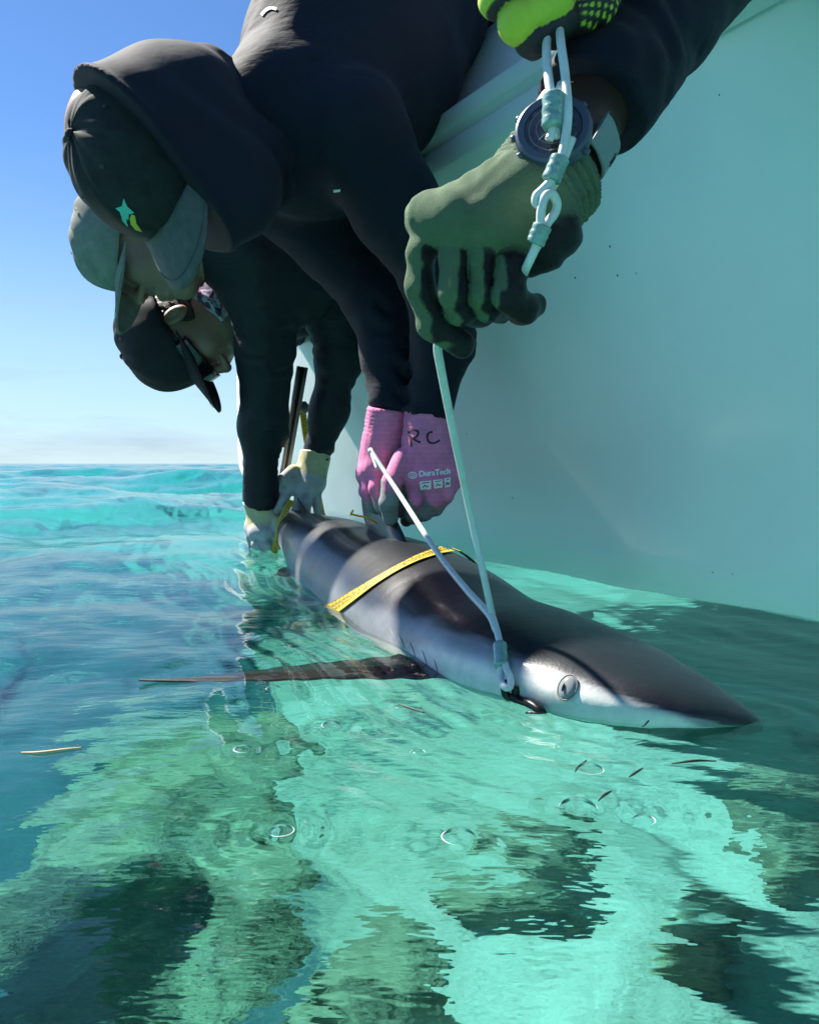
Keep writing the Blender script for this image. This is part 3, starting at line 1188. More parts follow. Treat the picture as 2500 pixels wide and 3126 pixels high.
def f_hood(p):
    d = np.linalg.norm(p - P(530, 400, 1.10).astype('f'), axis=1) - .110
    d = smin(d, f_capball(p) - .003, .03)
    d = smin(d, rc(p, P(560, 430, 1.07), P(700, 545, 1.05), .100, .068), .05)
    d = smin(d, rc(p, P(650, 560, 1.04), P(705, 640, 1.02), .060, .042), .04)
    d = smin(d, rc(p, P(640, 240, 1.10), P(800, 470, 1.08), .042, .045), .014)
    d = smin(d, rc(p, P(700, 250, 1.12), P(830, 560, 1.10), .034, .034), .008)
    d = d + .0030 * np.sin((p @ nrm([.75, .1, .65]).astype('f')) * 95 + 2 * np.sin(p[:, 2] * 30)) * np.clip((p[:, 0] + .36) * 6, 0, 1)
    cut = (p - HEM_B.astype('f')) @ HEM_N.astype('f')
    rim = np.abs(cut + .004) - .004
    return smin(smax(d, cut, .003), smax(d - .003, rim, .002), .003)


lo, hi = bbox([P(200, 100, .86), P(900, 760, .86), P(200, 100, 1.25), P(900, 760, 1.25)], .02)
link('hood', sdf_mesh('hood', f_hood, lo, hi, .005), p1, M['hood'])
cap1 = make_cap(p1, h1c, R1, M['cap_dark'], M['cap_visor'], .96, droop=.42)
bpy.context.view_layer.update()
CB1 = bvh_of(cap1.data)


def decal(name, polys, bvh, mat_, parent, lift=.0008, sub=3):
    """flat print laid on a surface: polygons given where they appear in the photograph, dropped onto the surface they are printed on"""
    v, f = [], []
    for poly in polys:
        cx_, cy_ = np.mean(poly, 0)
        k0 = len(v)
        ok = True
        rings = []
        for q in np.linspace(0, 1, sub + 1)[1:]:
            rings.append([(cx_ + (x - cx_) * q, cy_ + (y - cy_) * q) for x, y in poly])
        pts_ = [(cx_, cy_)] + [t for r in rings for t in r]
        hit = [cast(bvh, x, y, lift) for x, y in pts_]
        good = [q for q in hit if q]
        if len(good) < len(hit) * .7:
            continue
        hit = [q if q else good[0] for q in hit]
        v += [q[0] for q in hit]
        m_ = len(poly)
        for j in range(m_):
            f.append((k0, k0 + 1 + j, k0 + 1 + (j + 1) % m_))
        for r in range(sub - 1):
            for j in range(m_):
                a, b_ = k0 + 1 + r * m_ + j, k0 + 1 + r * m_ + (j + 1) % m_
                f.append((a, a + m_, b_ + m_, b_))
    if not v:
        return None
    return link(name, raw_mesh(name, v, f), parent, mat_)


decal('teal_emblem', [[(378, 604), (388, 628), (410, 648), (394, 652), (392, 668), (382, 640)], [(378, 604), (382, 640), (392, 668), (390, 690), (374, 672), (366, 645), (353, 634), (372, 628)]], CB1, mat('teal_stitching', (.10, .52, .46), .7), cap1)
decal('yellow_emblem', [[(402, 652), (412, 656), (416, 680), (434, 706), (414, 700), (399, 682), (396, 664)]], CB1, mat('yellow_stitching', (.55, .50, .06), .7), cap1)

# ---- person in the grey cap, off-white gloves
h2c = P(438, 738, 1.50)
R2 = head_axes((-.955, -.05, .27), (.27, -.10, -.955))
armC = ([P(778, 770, 1.50), P(806, 930, 1.56), P(812, 1060, 1.60), P(805, 1300, 1.66), P(800, 1560, 1.72)], [.066, .060, .055, .047, .039], .03)
armD = ([P(965, 820, 1.70), P(1020, 960, 1.71), P(1036, 1090, 1.72), P(1005, 1250, 1.74), P(962, 1410, 1.75)], [.072, .058, .047, .038, .030], .03)
tor2 = ([P(860, 830, 1.60), P(920, 640, 1.68), P(980, 420, 1.80), P(1010, 260, 1.88)], [.115, .14, .15, .15], .05)
p2, b2 = make_person('bending person in washed grey cap and navy top wearing off-white gloves', (tor2[0][3][0] + .4, tor2[0][3][1] + .25, .40), h2c, R2, P(690, 770, 1.53), tor2, [armC, armD], M['skin'], M['navy_wet'],
                     cuts=[(P(800, 1535, 1.715), nrm(P(800, 1560, 1.72) - P(812, 1460, 1.69))), (P(963, 1392, 1.75), nrm(P(950, 1410, 1.75) - P(985, 1320, 1.745)))],
                     legs=two_legs(tor2[0][3], INB), h_skin=.005)
cap2 = make_cap(p2, h2c, R2, M['cap_grey'], M['cap_grey'], 1.0)

# ---- person in the black cap with the patterned neck scarf
h3c = P(578, 1022, 1.66)
R3 = head_axes((-.80, -.05, -.56), (.56, -.25, -.80))
tor3 = ([P(870, 880, 1.88), P(930, 700, 1.95), P(985, 480, 2.05), P(1010, 330, 2.14)], [.12, .14, .15, .15], .05)
armE = ([P(800, 900, 1.86), P(850, 1000, 1.95), P(960, 960, 2.08)], [.07, .055, .04], .03)
armG = ([P(930, 900, 2.0), P(960, 1000, 2.05), P(1010, 930, 2.16)], [.07, .052, .04], .03)
p3, b3 = make_person('bending person in black cap with a patterned neck scarf', (tor3[0][3][0] + .4, tor3[0][3][1] + .25, .40), h3c, R3, P(770, 925, 1.76), tor3, [armE, armG], M['skin'], M['navy'],
                     legs=two_legs(tor3[0][3], INB), h_skin=.005)
R3c = head_axes((-.93, -.05, -.36), (.36, -.25, -.93))
cap3 = make_cap(p3, P(566, 1016, 1.66), R3c, M['cap_black'], M['cap_black'], 1.04)


def f_scarf(p):
    a, b_ = P(632, 978, 1.655), P(745, 925, 1.72)
    d = rc(p, a, b_, .070, .090)
    ax = nrm(b_ - a)
    q = (p - a.astype('f')) @ ax.astype('f')
    L_ = np.linalg.norm(b_ - a)
    d = np.maximum(d, np.maximum(-q - .012, q - L_ - .01))
    return d + .003 * np.sin(q * 170 + 2 * np.sin(p[:, 1] * 60))


lo, hi = bbox([P(632, 978, 1.655), P(745, 925, 1.72)], .13)
scm = mat('printed_scarf', (.4, .4, .5), .85, .2)
nt = scm.node_tree
b = nt.nodes['Principled BSDF']
c2 = nt.nodes.new('ShaderNodeTexCoord')
vo = nt.nodes.new('ShaderNodeTexNoise')
vo.inputs['Scale'].default_value = 62
vo.inputs['Detail'].default_value = 2
nt.links.new(c2.outputs['Object'], vo.inputs['Vector'])
rp = nt.nodes.new('ShaderNodeValToRGB')
rp.color_ramp.interpolation = 'CONSTANT'
for pos, colr in ((.0, (.06, .05, .10)), (.41, (.22, .06, .10)), (.47, (.44, .42, .58)), (.62, (.12, .10, .20))):
    if pos == 0:
        rp.color_ramp.elements[0].color = (*colr, 1)
    else:
        e_ = rp.color_ramp.elements.new(pos)
        e_.color = (*colr, 1)
rp.color_ramp.elements[-1].color = (.55, .55, .62, 1)
nt.links.new(vo.outputs[0], rp.inputs[0])
nt.links.new(rp.outputs[0], b.inputs['Base Color'])
link('neck_scarf', sdf_mesh('neck_scarf', f_scarf, lo, hi, .004), p3, scm)


def hair_part(parent, c, R, grow=.006):
    def f(p):
        q = ((p - np.asarray(c, 'f')) @ np.asarray(R, 'f').T)
        d = ell(q, (-.016, 0, .022), np.eye(3), (.095 + grow, .076 + grow, .086 + grow))
        d = smin(d, ell(q, (-.060, 0, -.05), np.eye(3), (.042, .056, .06)), .02)
        d = np.maximum(d, q[:, 0] * .9 + q[:, 2] * .35 - .002)
        return d + .0016 * np.sin(q[:, 1] * 700 + 3 * np.sin(q[:, 2] * 60))
    lo, hi = bbox([c], .15)
    return link('hair', sdf_mesh('hair', f, lo, hi, .004), parent, M['hair'])


hair_part(p2, h2c, R2)
hair_part(p3, h3c, R3)


def sunglasses(parent, c, R):
    W = lambda x, y, z: np.asarray(c) + R.T @ np.array([x, y, z])
    v, f = [], []
    n_, m_ = 25, 7
    for i in range(n_):
        a = math.radians(-78 + 156 * i / (n_ - 1))
        hh = .021 - .006 * abs(math.sin(a)) - .007 * math.exp(-(a / .12) ** 2)
        for j in range(m_):
            z = .014 + (j / (m_ - 1) * 2 - 1) * hh
            v.append(W(.022 + .086 * math.cos(a), .078 * math.sin(a), z))
    for i in range(n_ - 1):
        for j in range(m_ - 1):
            f.append((i * m_ + j, (i + 1) * m_ + j, (i + 1) * m_ + j + 1, i * m_ + j + 1))
    g_ = link('sunglasses', raw_mesh('sunglasses', v, f), parent, M['black_glass'])
    g_.modifiers.new('t', 'SOLIDIFY').thickness = .003
    for sd in (-1, 1):
        tube('temple', [W(.04, .077 * sd, .018), W(.0, .081 * sd, .018), W(-.03, .08 * sd, .010)], .0025, M['black'], g_, n=12, seg=6)


sunglasses(p3, h3c, R3)


# ---- gloves
def glove(name, parent, wrist_back, wrist, knuckles, fingers, rw, rk, palm_dir, paint, mat_, h=.0025, kf=.005, ribs=0, cuff_r=None, cut=True, kp=.018, crease=.0006):
    """palm as fused metacarpals, four fingers and a thumb as chains; paint(points, finger index, palm-side measure) gives the colours"""
    wrist_back, wrist = np.asarray(wrist_back), np.asarray(wrist)
    ax = nrm(wrist - wrist_back)
    LW = np.linalg.norm(wrist - wrist_back)
    cuff_r = cuff_r or rw
    def parts(p):
        d = rc(p, wrist_back - ax * .01, wrist, cuff_r, rw)
        if ribs:
            q = (p - wrist_back.astype('f')) @ ax.astype('f')
            d = d + np.where((q < LW * .8) & (q > -.01), (.0017 if crease > .001 else .0009) * np.sin(q * 6.283 / ribs), 0)
        for i, kn in enumerate(knuckles):
            d = smin(d, rc(p, wrist, kn, rw * .62, rk[i] * 1.12), kp)
        for i in range(len(knuckles) - 1):
            d = smin(d, rc(p, knuckles[i], knuckles[i + 1], rk[i] * .95, rk[i + 1] * .95), .01)
        fd = []
        for pts, rs in fingers:
            fd.append(chain(p, pts, rs, .004))
        return d, fd
    def f(p):
        d, fd = parts(p)
        m_ = None
        for e in fd:
            m_ = e if m_ is None else np.minimum(m_, e)
        d = smin(d, m_, kf) + folds(p, crease, 150, 4)
        if cut:
            q = (p - wrist_back.astype('f')) @ ax.astype('f')
            d = np.maximum(d, -q)
        return d
    allp = list(knuckles) + [q for pts, rs in fingers for q in pts] + [wrist, wrist_back]
    lo, hi = bbox(allp, max(rw, cuff_r) + .02)
    me = sdf_mesh(name, f, lo, hi, h)
    V = co_of(me)
    N = nor_of(me)
    d, fd = parts(V)
    fi = np.argmin(np.stack([d + .002] + fd, 1), 1) - 1
    q = (V - wrist_back) @ ax / LW
    # how far along its finger and which side of the finger each point lies
    along = np.zeros(len(V))
    side = N @ nrm(palm_dir)
    for k, (pts, rs) in enumerate(fingers):
        m_ = fi == k
        if m_.any():
            best = np.full(m_.sum(), 9.0)
            al = np.zeros(m_.sum())
            for s_ in range(len(pts) - 1):
                a_, b_ = np.asarray(pts[s_]), np.asarray(pts[s_ + 1])
                ba = b_ - a_
                hh = np.clip(((V[m_] - a_) @ ba) / (ba @ ba), 0, 1)
                dd = np.linalg.norm(V[m_] - a_ - hh[:, None] * ba, axis=1)
                b2 = dd < best
                best[b2] = dd[b2]
                al[b2] = ((s_ + hh) / (len(pts) - 1))[b2]
            along[m_] = al
    set_attr(me, 'col', paint(V, N, fi, along, side, q))
    o = link(name, me, parent, mat_)
    return o


def blend(a, b_, t):
    return np.asarray(a)[None] * (1 - t[:, None]) + np.asarray(b_)[None] * t[:, None]


PINK, RUB = (.74, .215, .40), (.24, .25, .25)


def paint_pink(V, N, fi, along, side, q):
    t = np.where(fi >= 0, sstep(.42, .60, along + .25 * (side > .1)), sstep(.35, .6, side))
    t = np.where(q < 1.0, 0, t)
    w = 1 + .06 * np.sin(V[:, 2] * 900)
    return blend(PINK, RUB, t) * w[:, None]


gm_pink = attr_glove('pink_knit')
y1 = 1.20
kA = [P(1262, 1462, y1 - .02), P(1312, 1476, y1 - .028), P(1352, 1472, y1 - .02), P(1378, 1440, y1 - .005)]
fA = [([kA[0], P(1268, 1530, y1 - .028), P(1258, 1575, y1 - .01), P(1240, 1590, y1 + .015)], [.0115, .0105, .0098, .009]),
      ([kA[1], P(1322, 1530, y1 - .035), P(1298, 1568, y1 - .02), P(1262, 1582, y1 + .01)], [.012, .011, .0105, .0095]),
      ([kA[2], P(1362, 1512, y1 - .028), P(1330, 1552, y1 - .02), P(1290, 1570, y1 + .012)], [.012, .011, .0105, .0095]),
      ([kA[3], P(1384, 1478, y1 - .012), P(1362, 1518, y1 - .008), P(1325, 1545, y1 + .018)], [.0105, .010, .0095, .0085]),
      ([P(1232, 1400, y1 - .015), P(1196, 1470, y1 - .035), P(1186, 1535, y1 - .04), P(1192, 1582, y1 - .03)], [.0165, .0145, .0135, .0115])]
gA = glove('pink_glove', p1, P(1305, 1252, 1.20), P(1302, 1350, 1.198), kA, fA, .037, [.0150, .0160, .0160, .0140], (-.55, .3, -.7), paint_pink, gm_pink, h=.0028, ribs=.006, cuff_r=.034)
tag(gA, 'pink knit glove with RC in marker and white print')
y2 = 1.235
kB = [P(1150, 1425, y2 - .02), P(1130, 1440, y2 - .005), P(1124, 1450, y2 + .012), P(1122, 1445, y2 + .028)]
fB = [([kB[0], P(1148, 1490, y2 - .03), P(1165, 1545, y2 - .03), P(1190, 1585, y2 - .015)], [.012, .011, .0105, .0095]),
      ([kB[1], P(1122, 1500, y2 - .012), P(1142, 1545, y2 - .005), P(1180, 1570, y2)], [.0115, .0105, .010, .0095]),
      ([kB[2], P(1116, 1500, y2 + .008), P(1138, 1540, y2 + .012), P(1172, 1562, y2 + .012)], [.0115, .0105, .010, .0095]),
      ([kB[3], P(1118, 1490, y2 + .028), P(1140, 1525, y2 + .03), P(1170, 1548, y2 + .028)], [.0105, .0095, .009, .0085]),
      ([P(1190, 1380, y2 - .01), P(1212, 1440, y2 - .01), P(1222, 1510, y2 + .004), P(1225, 1560, y2 + .012)], [.015, .0135, .0125, .011])]
gB = glove('pink_glove', p1, P(1186, 1248, 1.226), P(1172, 1350, 1.232), kB, fB, .033, [.0150, .0150, .0145, .013], (.75, .2, -.5), paint_pink, gm_pink, h=.0028, ribs=.006, cuff_r=.0325)
GA = bvh_of(gA.data)
# handwriting and print on the near pink glove
def stroke(px_pts, w, n=18):
    q = spline(px_pts, n)
    t = np.gradient(q, axis=0)
    t /= np.linalg.norm(t, axis=1)[:, None] + 1e-9
    nn_ = np.stack([-t[:, 1], t[:, 0]], 1)
    out_ = []
    for i in range(n - 1):
        a, b_ = q[i] + nn_[i] * w, q[i] - nn_[i] * w
        c_, d_ = q[i + 1] - nn_[i + 1] * w, q[i + 1] + nn_[i + 1] * w
        out_.append([tuple(a), tuple(b_), tuple(c_), tuple(d_)])
    return out_


inkp = stroke([(1247, 1316), (1254, 1340), (1256, 1364)], 3.2) + stroke([(1246, 1318), (1262, 1313), (1277, 1318), (1272, 1332), (1254, 1342)], 3) + stroke([(1260, 1338), (1272, 1346), (1284, 1350)], 3) + stroke([(1320, 1318), (1308, 1322), (1304, 1336), (1310, 1350), (1326, 1352), (1342, 1344)], 3)
decal('marker_letters', inkp, GA, M['ink'], gA, .0006, sub=1)


def text_polys(txt, x0, y0, size, slope=0.0, condense=1.0, shear=0):
    """letter outlines as triangles in photo pixels"""
    cu = bpy.data.curves.new('txt', 'FONT')
    cu.body = txt
    cu.size = size
    ob = bpy.data.objects.new('txt', cu)
    COL.objects.link(ob)
    bpy.context.view_layer.update()
    me = ob.evaluated_get(bpy.context.evaluated_depsgraph_get()).to_mesh()
    me.calc_loop_triangles()
    tri = [[tuple(me.vertices[i].co[:2]) for i in t.vertices] for t in me.loop_triangles]
    bpy.data.objects.remove(ob)
    bpy.data.curves.remove(cu)
    return [[(x0 + x * condense + y * shear, y0 - y + (x * condense) * slope) for x, y in t] for t in tri]


def ring_poly(cx_, cy_, rx, ry, w, n=22):
    o_ = []
    for j in range(n):
        a, b_ = 2 * math.pi * j / n, 2 * math.pi * (j + 1) / n
        o_.append([(cx_ + rx * math.cos(a), cy_ + ry * math.sin(a)), (cx_ + rx * math.cos(b_), cy_ + ry * math.sin(b_)), (cx_ + (rx - w) * math.cos(b_), cy_ + (ry - w) * math.sin(b_)), (cx_ + (rx - w) * math.cos(a), cy_ + (ry - w) * math.sin(a))])
    return o_


pr_ = ring_poly(1260, 1451, 14, 10.5, 3.2) + ring_poly(1260, 1451, 7, 5, 2.6)
for dx, dy in ((0, 0), (1.2, 0), (2.2, .4), (1.2, -.8)):
    pr_ += text_polys('DuraTech', 1278 + dx, 1456 + dy, 25, -.10, .93)
decal('printed_logo', pr_, GA, M['print'], gA, .0010, sub=1)
boxes = []
for x0, y0, x1, y1_ in ((1282, 1470, 1316, 1495), (1322, 1466, 1350, 1491), (1355, 1461, 1374, 1488)):
    boxes.append([(x0, y0), (x1, y0 - 3), (x1, y1_ - 3), (x0 + 3, y1_)])
decal('printed_pictogram_boxes', boxes, GA, M['print'], gA, .0010, sub=4)
mk = []
for x0, y0, x1, y1_ in ((1282, 1470, 1316, 1495), (1322, 1466, 1350, 1491), (1355, 1461, 1374, 1488)):
    w_ = x1 - x0
    mk += stroke([(x0 + 5, y0 + 5), (x1 - 4, y0 + 2)], 1.0, 5)
    mk += stroke([(x0 + w_ * .3, y1_ - 7), (x0 + w_ * .45, y0 + 10), (x0 + w_ * .62, y1_ - 9), (x0 + w_ * .8, y0 + 11)], 1.1, 12)
decal('pictogram_marks', mk, GA, M['ink'], gA, .0015, sub=1)

WHT, CREAM = (.46, .46, .48), (.52, .49, .30)


def paint_white(V, N, fi, along, side, q):
    t = np.where(q < 1.02, 1.0, 0)
    rim = sstep(.10, .02, q)
    c = blend(WHT, CREAM, t)
    c = c * (1 - rim[:, None]) + np.array([.62, .60, .52]) * rim[:, None]
    dirt = np.clip(np.sin(V[:, 0] * 210) * np.sin(V[:, 2] * 170 + 1), 0, 1) * .25 * (fi >= 0)
    return c * (1 - dirt)[:, None]


gm_white = attr_glove('white_dipped_knit', .75)
yd = 1.75
kD = [P(888, 1480, yd - .035), P(918, 1492, yd - .042), P(946, 1490, yd - .036), P(968, 1480, yd - .02)]
fD = [([kD[0], P(866, 1522, yd - .05), P(850, 1560, yd - .05), P(842, 1590, yd - .04)], [.0125, .0115, .0105, .0095]),
      ([kD[1], P(912, 1540, yd - .058), P(896, 1575, yd - .06), P(880, 1600, yd - .055)], [.0125, .0115, .0105, .0095]),
      ([kD[2], P(936, 1540, yd - .055), P(934, 1580, yd - .055), P(928, 1604, yd - .045)], [.012, .0105, .0095, .0085]),
      ([kD[3], P(966, 1535, yd - .03), P(972, 1570, yd - .025), P(968, 1595, yd - .02)], [.011, .0100, .009, .008]),
      ([P(896, 1440, yd - .03), P(862, 1470, yd - .045), P(836, 1500, yd - .05), P(820, 1530, yd - .05)], [.016, .0145, .013, .011])]
gD = glove('white_glove', p2, P(964, 1384, yd), P(948, 1450, yd - .008), kD, fD, .034, [.0155, .016, .016, .014], (-.2, .6, -.6), paint_white, gm_white, h=.0035, cuff_r=.0345)
yc = 1.725
kC = [P(836, 1618, yc - .02), P(810, 1632, yc - .035), P(786, 1628, yc - .03), P(772, 1610, yc - .01)]
fC = [([kC[0], P(846, 1650, yc - .03), P(840, 1684, yc - .025), P(852, 1700, yc + .0)], [.0125, .0115, .0105, .0095]),
      ([kC[1], P(812, 1668, yc - .05), P(812, 1694, yc - .035), P(835, 1706, yc - .01)], [.0125, .0115, .0105, .0095]),
      ([kC[2], P(784, 1662, yc - .042), P(790, 1690, yc - .03), P(812, 1702, yc - .005)], [.012, .011, .0105, .0095]),
      ([kC[3], P(766, 1640, yc - .015), P(772, 1670, yc - .01), P(795, 1690, yc + .01)], [.011, .010, .009, .0085]),
      ([P(832, 1580, yc - .02), P(852, 1600, yc - .045), P(860, 1630, yc - .055), P(866, 1655, yc - .05)], [.016, .0145, .013, .011])]
gC = glove('white_glove', p2, P(800, 1528, 1.72), P(806, 1592, yc), kC, fC, .034, [.0155, .016, .016, .014], (.5, .6, -.3), paint_white, gm_white, h=.0035, cuff_r=.0425)

# ---- the arm from above: olive glove, wrist watch; the other hand in a yellow glove holds the leader
GR, GR2 = (.095, .150, .085), (.115, .160, .11)
yg = .53
wb_ = P(1690, 520, .545)
wr_ = P(1640, 590, .535)
kG = [P(1556, 740, yg - .010), P(1470, 706, yg - .018), P(1388, 684, yg - .018), P(1312, 664, yg - .008)]
fG = [([kG[0], P(1560, 820, yg - .024), P(1556, 900, yg - .028), P(1594, 942, yg - .020), P(1630, 930, yg - .010)], [.0110, .0104, .0106, .0098, .0078]),
      ([kG[1], P(1466, 800, yg - .024), P(1466, 900, yg - .024), P(1488, 942, yg - .010), P(1530, 948, yg + .012)], [.0100, .0080, .0078, .0082, .0078]),
      ([kG[2], P(1384, 790, yg - .024), P(1384, 895, yg - .026), P(1404, 948, yg - .012), P(1468, 962, yg + .006)], [.0105, .0086, .0086, .0090, .0084]),
      ([kG[3], P(1286, 770, yg - .012), P(1284, 880, yg - .010), P(1324, 990, yg - .004), P(1408, 1052, yg + .002)], [.0100, .0092, .0092, .0100, .0088]),
      ([P(1690, 650, yg - .004), P(1705, 715, yg - .012), P(1668, 765, yg - .012), P(1622, 800, yg - .010)], [.0150, .0140, .0125, .0100])]
PALM_G = nrm([.55, .75, -.35])


def paint_green(V, N, fi, along, side, q):
    t = sstep(.30, .42, side)
    rgt = N @ nrm([.92, .15, -.12])
    t = np.where(fi == 4, sstep(.16, .26, along + .12 * side), t)                    # thumb dipped
    t = np.where(fi == 0, np.maximum(sstep(-.62, -.52, rgt), sstep(.70, .78, along)), t)
    t = np.where(fi == 3, np.maximum(sstep(-.22, -.12, rgt), sstep(.90, .95, along)), t)
    t = np.where((fi == 1) | (fi == 2), sstep(.02, .12, rgt), t)
    t = np.where((fi >= 0) & (fi < 4), t * sstep(.12, .24, along), t)
    t = np.where(q < 1.0, 0, t)
    g = blend(GR, GR2, sstep(1.2, .6, q))
    return g * (1 - t[:, None]) + np.array([.0045, .005, .006]) * t[:, None]


h4c = np.array([.44, .66, 1.22])
R4 = head_axes((-.6, -.3, .75), (-.5, -.3, -.8))
armR = ([np.array([.54, .74, .98]), np.array([.45, .74, .80]), P(2230, -190, .72), P(2010, 60, .64), P(1850, 270, .575), P(1740, 425, .55), P(1690, 520, .545)], [.075, .058, .050, .044, .0385, .0375, .037], .02)
armL = ([np.array([.62, .52, 1.02]), np.array([.46, .44, .92]), np.array([.30, .44, .76]), np.array([.165, .53, .62]), P(1740, -90, .575)], [.075, .055, .047, .040, .036], .02)
tor4 = ([np.array([.60, .63, 1.06]), np.array([.70, .69, 1.08]), np.array([.80, .75, 1.06])], [.13, .15, .15], .05)
cutR = P(1806, 322, .562)
p4, b4 = make_person('person reaching down from the boat in navy sleeve, watch and olive glove', (1.15, .92, .40), h4c, R4, np.array([.53, .64, 1.12]), tor4, [armR, armL], M['skin_dark'], M['navy'],
                     cuts=[(cutR, nrm(P(1690, 480, .55) - P(1850, 255, .578)))], legs=two_legs(tor4[0][2], INB), h_skin=.005, h_shirt=.0045, fold=(.002, 70))
gm_green = mat('olive_knit', (.1, .1, .1), .8, .3, bump=[(1500, .8, .0012), (60, .35, .003)], vary=(60, .12), attr='col')
# the dipped palm is smoother than the knit
nt = gm_green.node_tree
at_ = [q for q in nt.nodes if q.type == 'ATTRIBUTE'][0]
lm = nt.nodes.new('ShaderNodeMapRange')
lm.inputs[1].default_value = .02
lm.inputs[2].default_value = .06
lm.inputs[3].default_value = .36
lm.inputs[4].default_value = .9
nt.links.new(at_.outputs['Fac'], lm.inputs[0])
nt.links.new(lm.outputs[0], nt.nodes['Principled BSDF'].inputs['Roughness'])
gG = glove('olive_glove', p4, P(1700, 515, .545), P(1610, 615, .538), kG, fG, .0345, [.0145, .0150, .0150, .0135], PALM_G, paint_green, gm_green, h=.0015, kf=.003, ribs=.0062, cuff_r=.0385, kp=.02, crease=.0011)
tag(gG, 'olive knit glove with black dipped palm and fingertips')
GGB = bvh_of(gG.data)

YEL, BLK = (.44, .56, .045), (.010, .011, .014)


def paint_yellow(V, N, fi, along, side, q):
    px = CX + V[:, 0] / V[:, 1] * F
    py = HY - (V[:, 2] - CAMZ) / V[:, 1] * F
    t = np.ones(len(V))
    t = np.where(fi == 0, sstep(-.05, .05, N @ nrm([.45, -.2, -.85]) - .45), t)
    t = np.where(fi == 1, 1 - sstep(-.50, -.40, N @ nrm([.4, -.55, -.75])), t)
    t = np.where((fi == 1) & (along > .93), 1.0, t)
    a_ = 6.2832 / .0062
    dots = np.cos((V[:, 0] + V[:, 2]) * a_ * .7) * np.cos((V[:, 0] - V[:, 2]) * a_ * .7)
    t = np.where((fi < 0) | (fi == 4), 1 - sstep(.25, .4, dots), t)
    return blend(YEL, BLK, t)


yy = .565
kY = [P(1560, -60, yy - .030), P(1600, -30, yy - .038), P(1650, -20, yy - .036), P(1700, -40, yy - .026)]
fY = [([P(1680, -110, yy - .02), P(1600, -50, yy - .036), P(1520, 0, yy - .036), P(1545, 30, yy - .018)], [.0125, .0125, .0120, .0095]),
      ([P(1745, -60, yy - .02), P(1690, 10, yy - .040), P(1580, 70, yy - .040), P(1600, 110, yy - .018)], [.0120, .0120, .0125, .0095]),
      ([P(1760, -10, yy - .02), P(1710, 60, yy - .034), P(1625, 118, yy - .034), P(1630, 140, yy - .015)], [.0110, .0108, .0112, .0092]),
      ([P(1770, 0, yy - .01), P(1735, 60, yy - .020), P(1690, 100, yy - .020), P(1670, 110, yy - .01)], [.0105, .010, .0095, .0085]),
      ([P(1850, -60, yy - .02), P(1820, 10, yy - .028), P(1770, 45, yy - .026), P(1735, 75, yy - .020)], [.015, .0135, .0115, .0095])]
gm_y = mat('hivis_glove', (.2, .2, .2), .55, .45, bump=[(1200, .3, .0008)], vary=(50, .12), attr='col')
gY = glove('yellow_glove', p4, P(1800, -190, .575), P(1760, -110, .568), [P(1660, -90, yy - .015), P(1700, -60, yy - .02), P(1740, -30, yy - .02), P(1775, -10, yy - .012)], fY, .036, [.014, .0145, .0145, .0135], (-.2, .9, -.4), paint_yellow, gm_y, h=.0014, cuff_r=.038)
tag(gY, 'fluorescent yellow and black work glove with dotted back')

# ------------------------------------------------------------------ wrist watch
wc = P(1690, 402, .506)
wn = nrm(np.array([-.25, -.95, .22]))
wu = nrm(P(1640, 300, .52) - P(1740, 520, .52))
wu = nrm(wu - wn * np.dot(wu, wn))
ws = np.cross(wu, wn)
watch = empty('wrist_watch', wc, 'chunky slate blue wrist watch with grey strap on the brown wrist', 'watch')


def lathe(name, prof, mat_, parent, n=48, c=wc, axes=None, poly=None):
    a_, s_, n_ = axes or (wu, ws, wn)
    v, f = [], []
    for r_, z_ in prof:
        for j in range(n):
            t = 2 * math.pi * j / n
            k = 1.0 if not poly else 1 + .02 * math.cos(poly * t)
            v.append(c + (s_ * math.cos(t) + a_ * math.sin(t)) * r_ * k + n_ * z_)
    m_ = len(prof)
    for i in range(m_ - 1):
        for j in range(n):
            k = (j + 1) % n
            f.append((i * n + j, i * n + k, (i + 1) * n + k, (i + 1) * n + j))
    f.append(tuple(range(n))[::-1])
    f.append(tuple((m_ - 1) * n + j for j in range(n)))
    o = link(name, raw_mesh(name, v, f), parent, mat_)
    md = o.modifiers.new('es', 'EDGE_SPLIT')
    md.split_angle = math.radians(40)
    return o


slate = mat('watch_slate_resin', (.055, .070, .115), .35, .5, bump=(300, .1, .0004))
strapm = mat('watch_strap_grey', (.20, .235, .26), .55, .4, bump=(400, .2, .0005))
case = lathe('case', [(.019, -.008), (.0235, -.006), (.0245, -.001), (.0240, .002)], slate, watch, poly=6)
bez = lathe('bezel', [(.0240, .0020), (.0238, .0042), (.0222, .0056), (.0182, .0052), (.0176, .0030), (.0172, .0030)], slate, watch)
dial = lathe('dial', [(.0174, .0031), (.0001, .0031)], mat('watch_dial', (.11, .10, .13), .3, .5, vary=(300, .5)), watch)
for r_ in (.0150, .0105, .0052):
    pts = [wc + (ws * math.cos(t) + wu * math.sin(t)) * r_ + wn * .0034 for t in np.linspace(.2, .2 + (5.4 if r_ > .01 else 6.28), 40)]
    tube('dial_ring', pts, .00035, mat('dial_silver', (.45, .45, .45), .3, .6, metal=.6), dial, n=60, seg=5)
for a_, l_ in ((1.9, .0085), (3.4, .0115)):
    dd = ws * math.cos(a_) + wu * math.sin(a_)
    tube('watch_hand', [wc + wn * .0040, wc + dd * l_ + wn * .0040], .0005, M['print'], dial, n=4, seg=5)
disc('crystal', wc + wn * .0046, wn, wu, .0176, .0176, mat('watch_glass', (.9, .95, 1), .03, .5, trans=1.0), watch, dome=.0006)
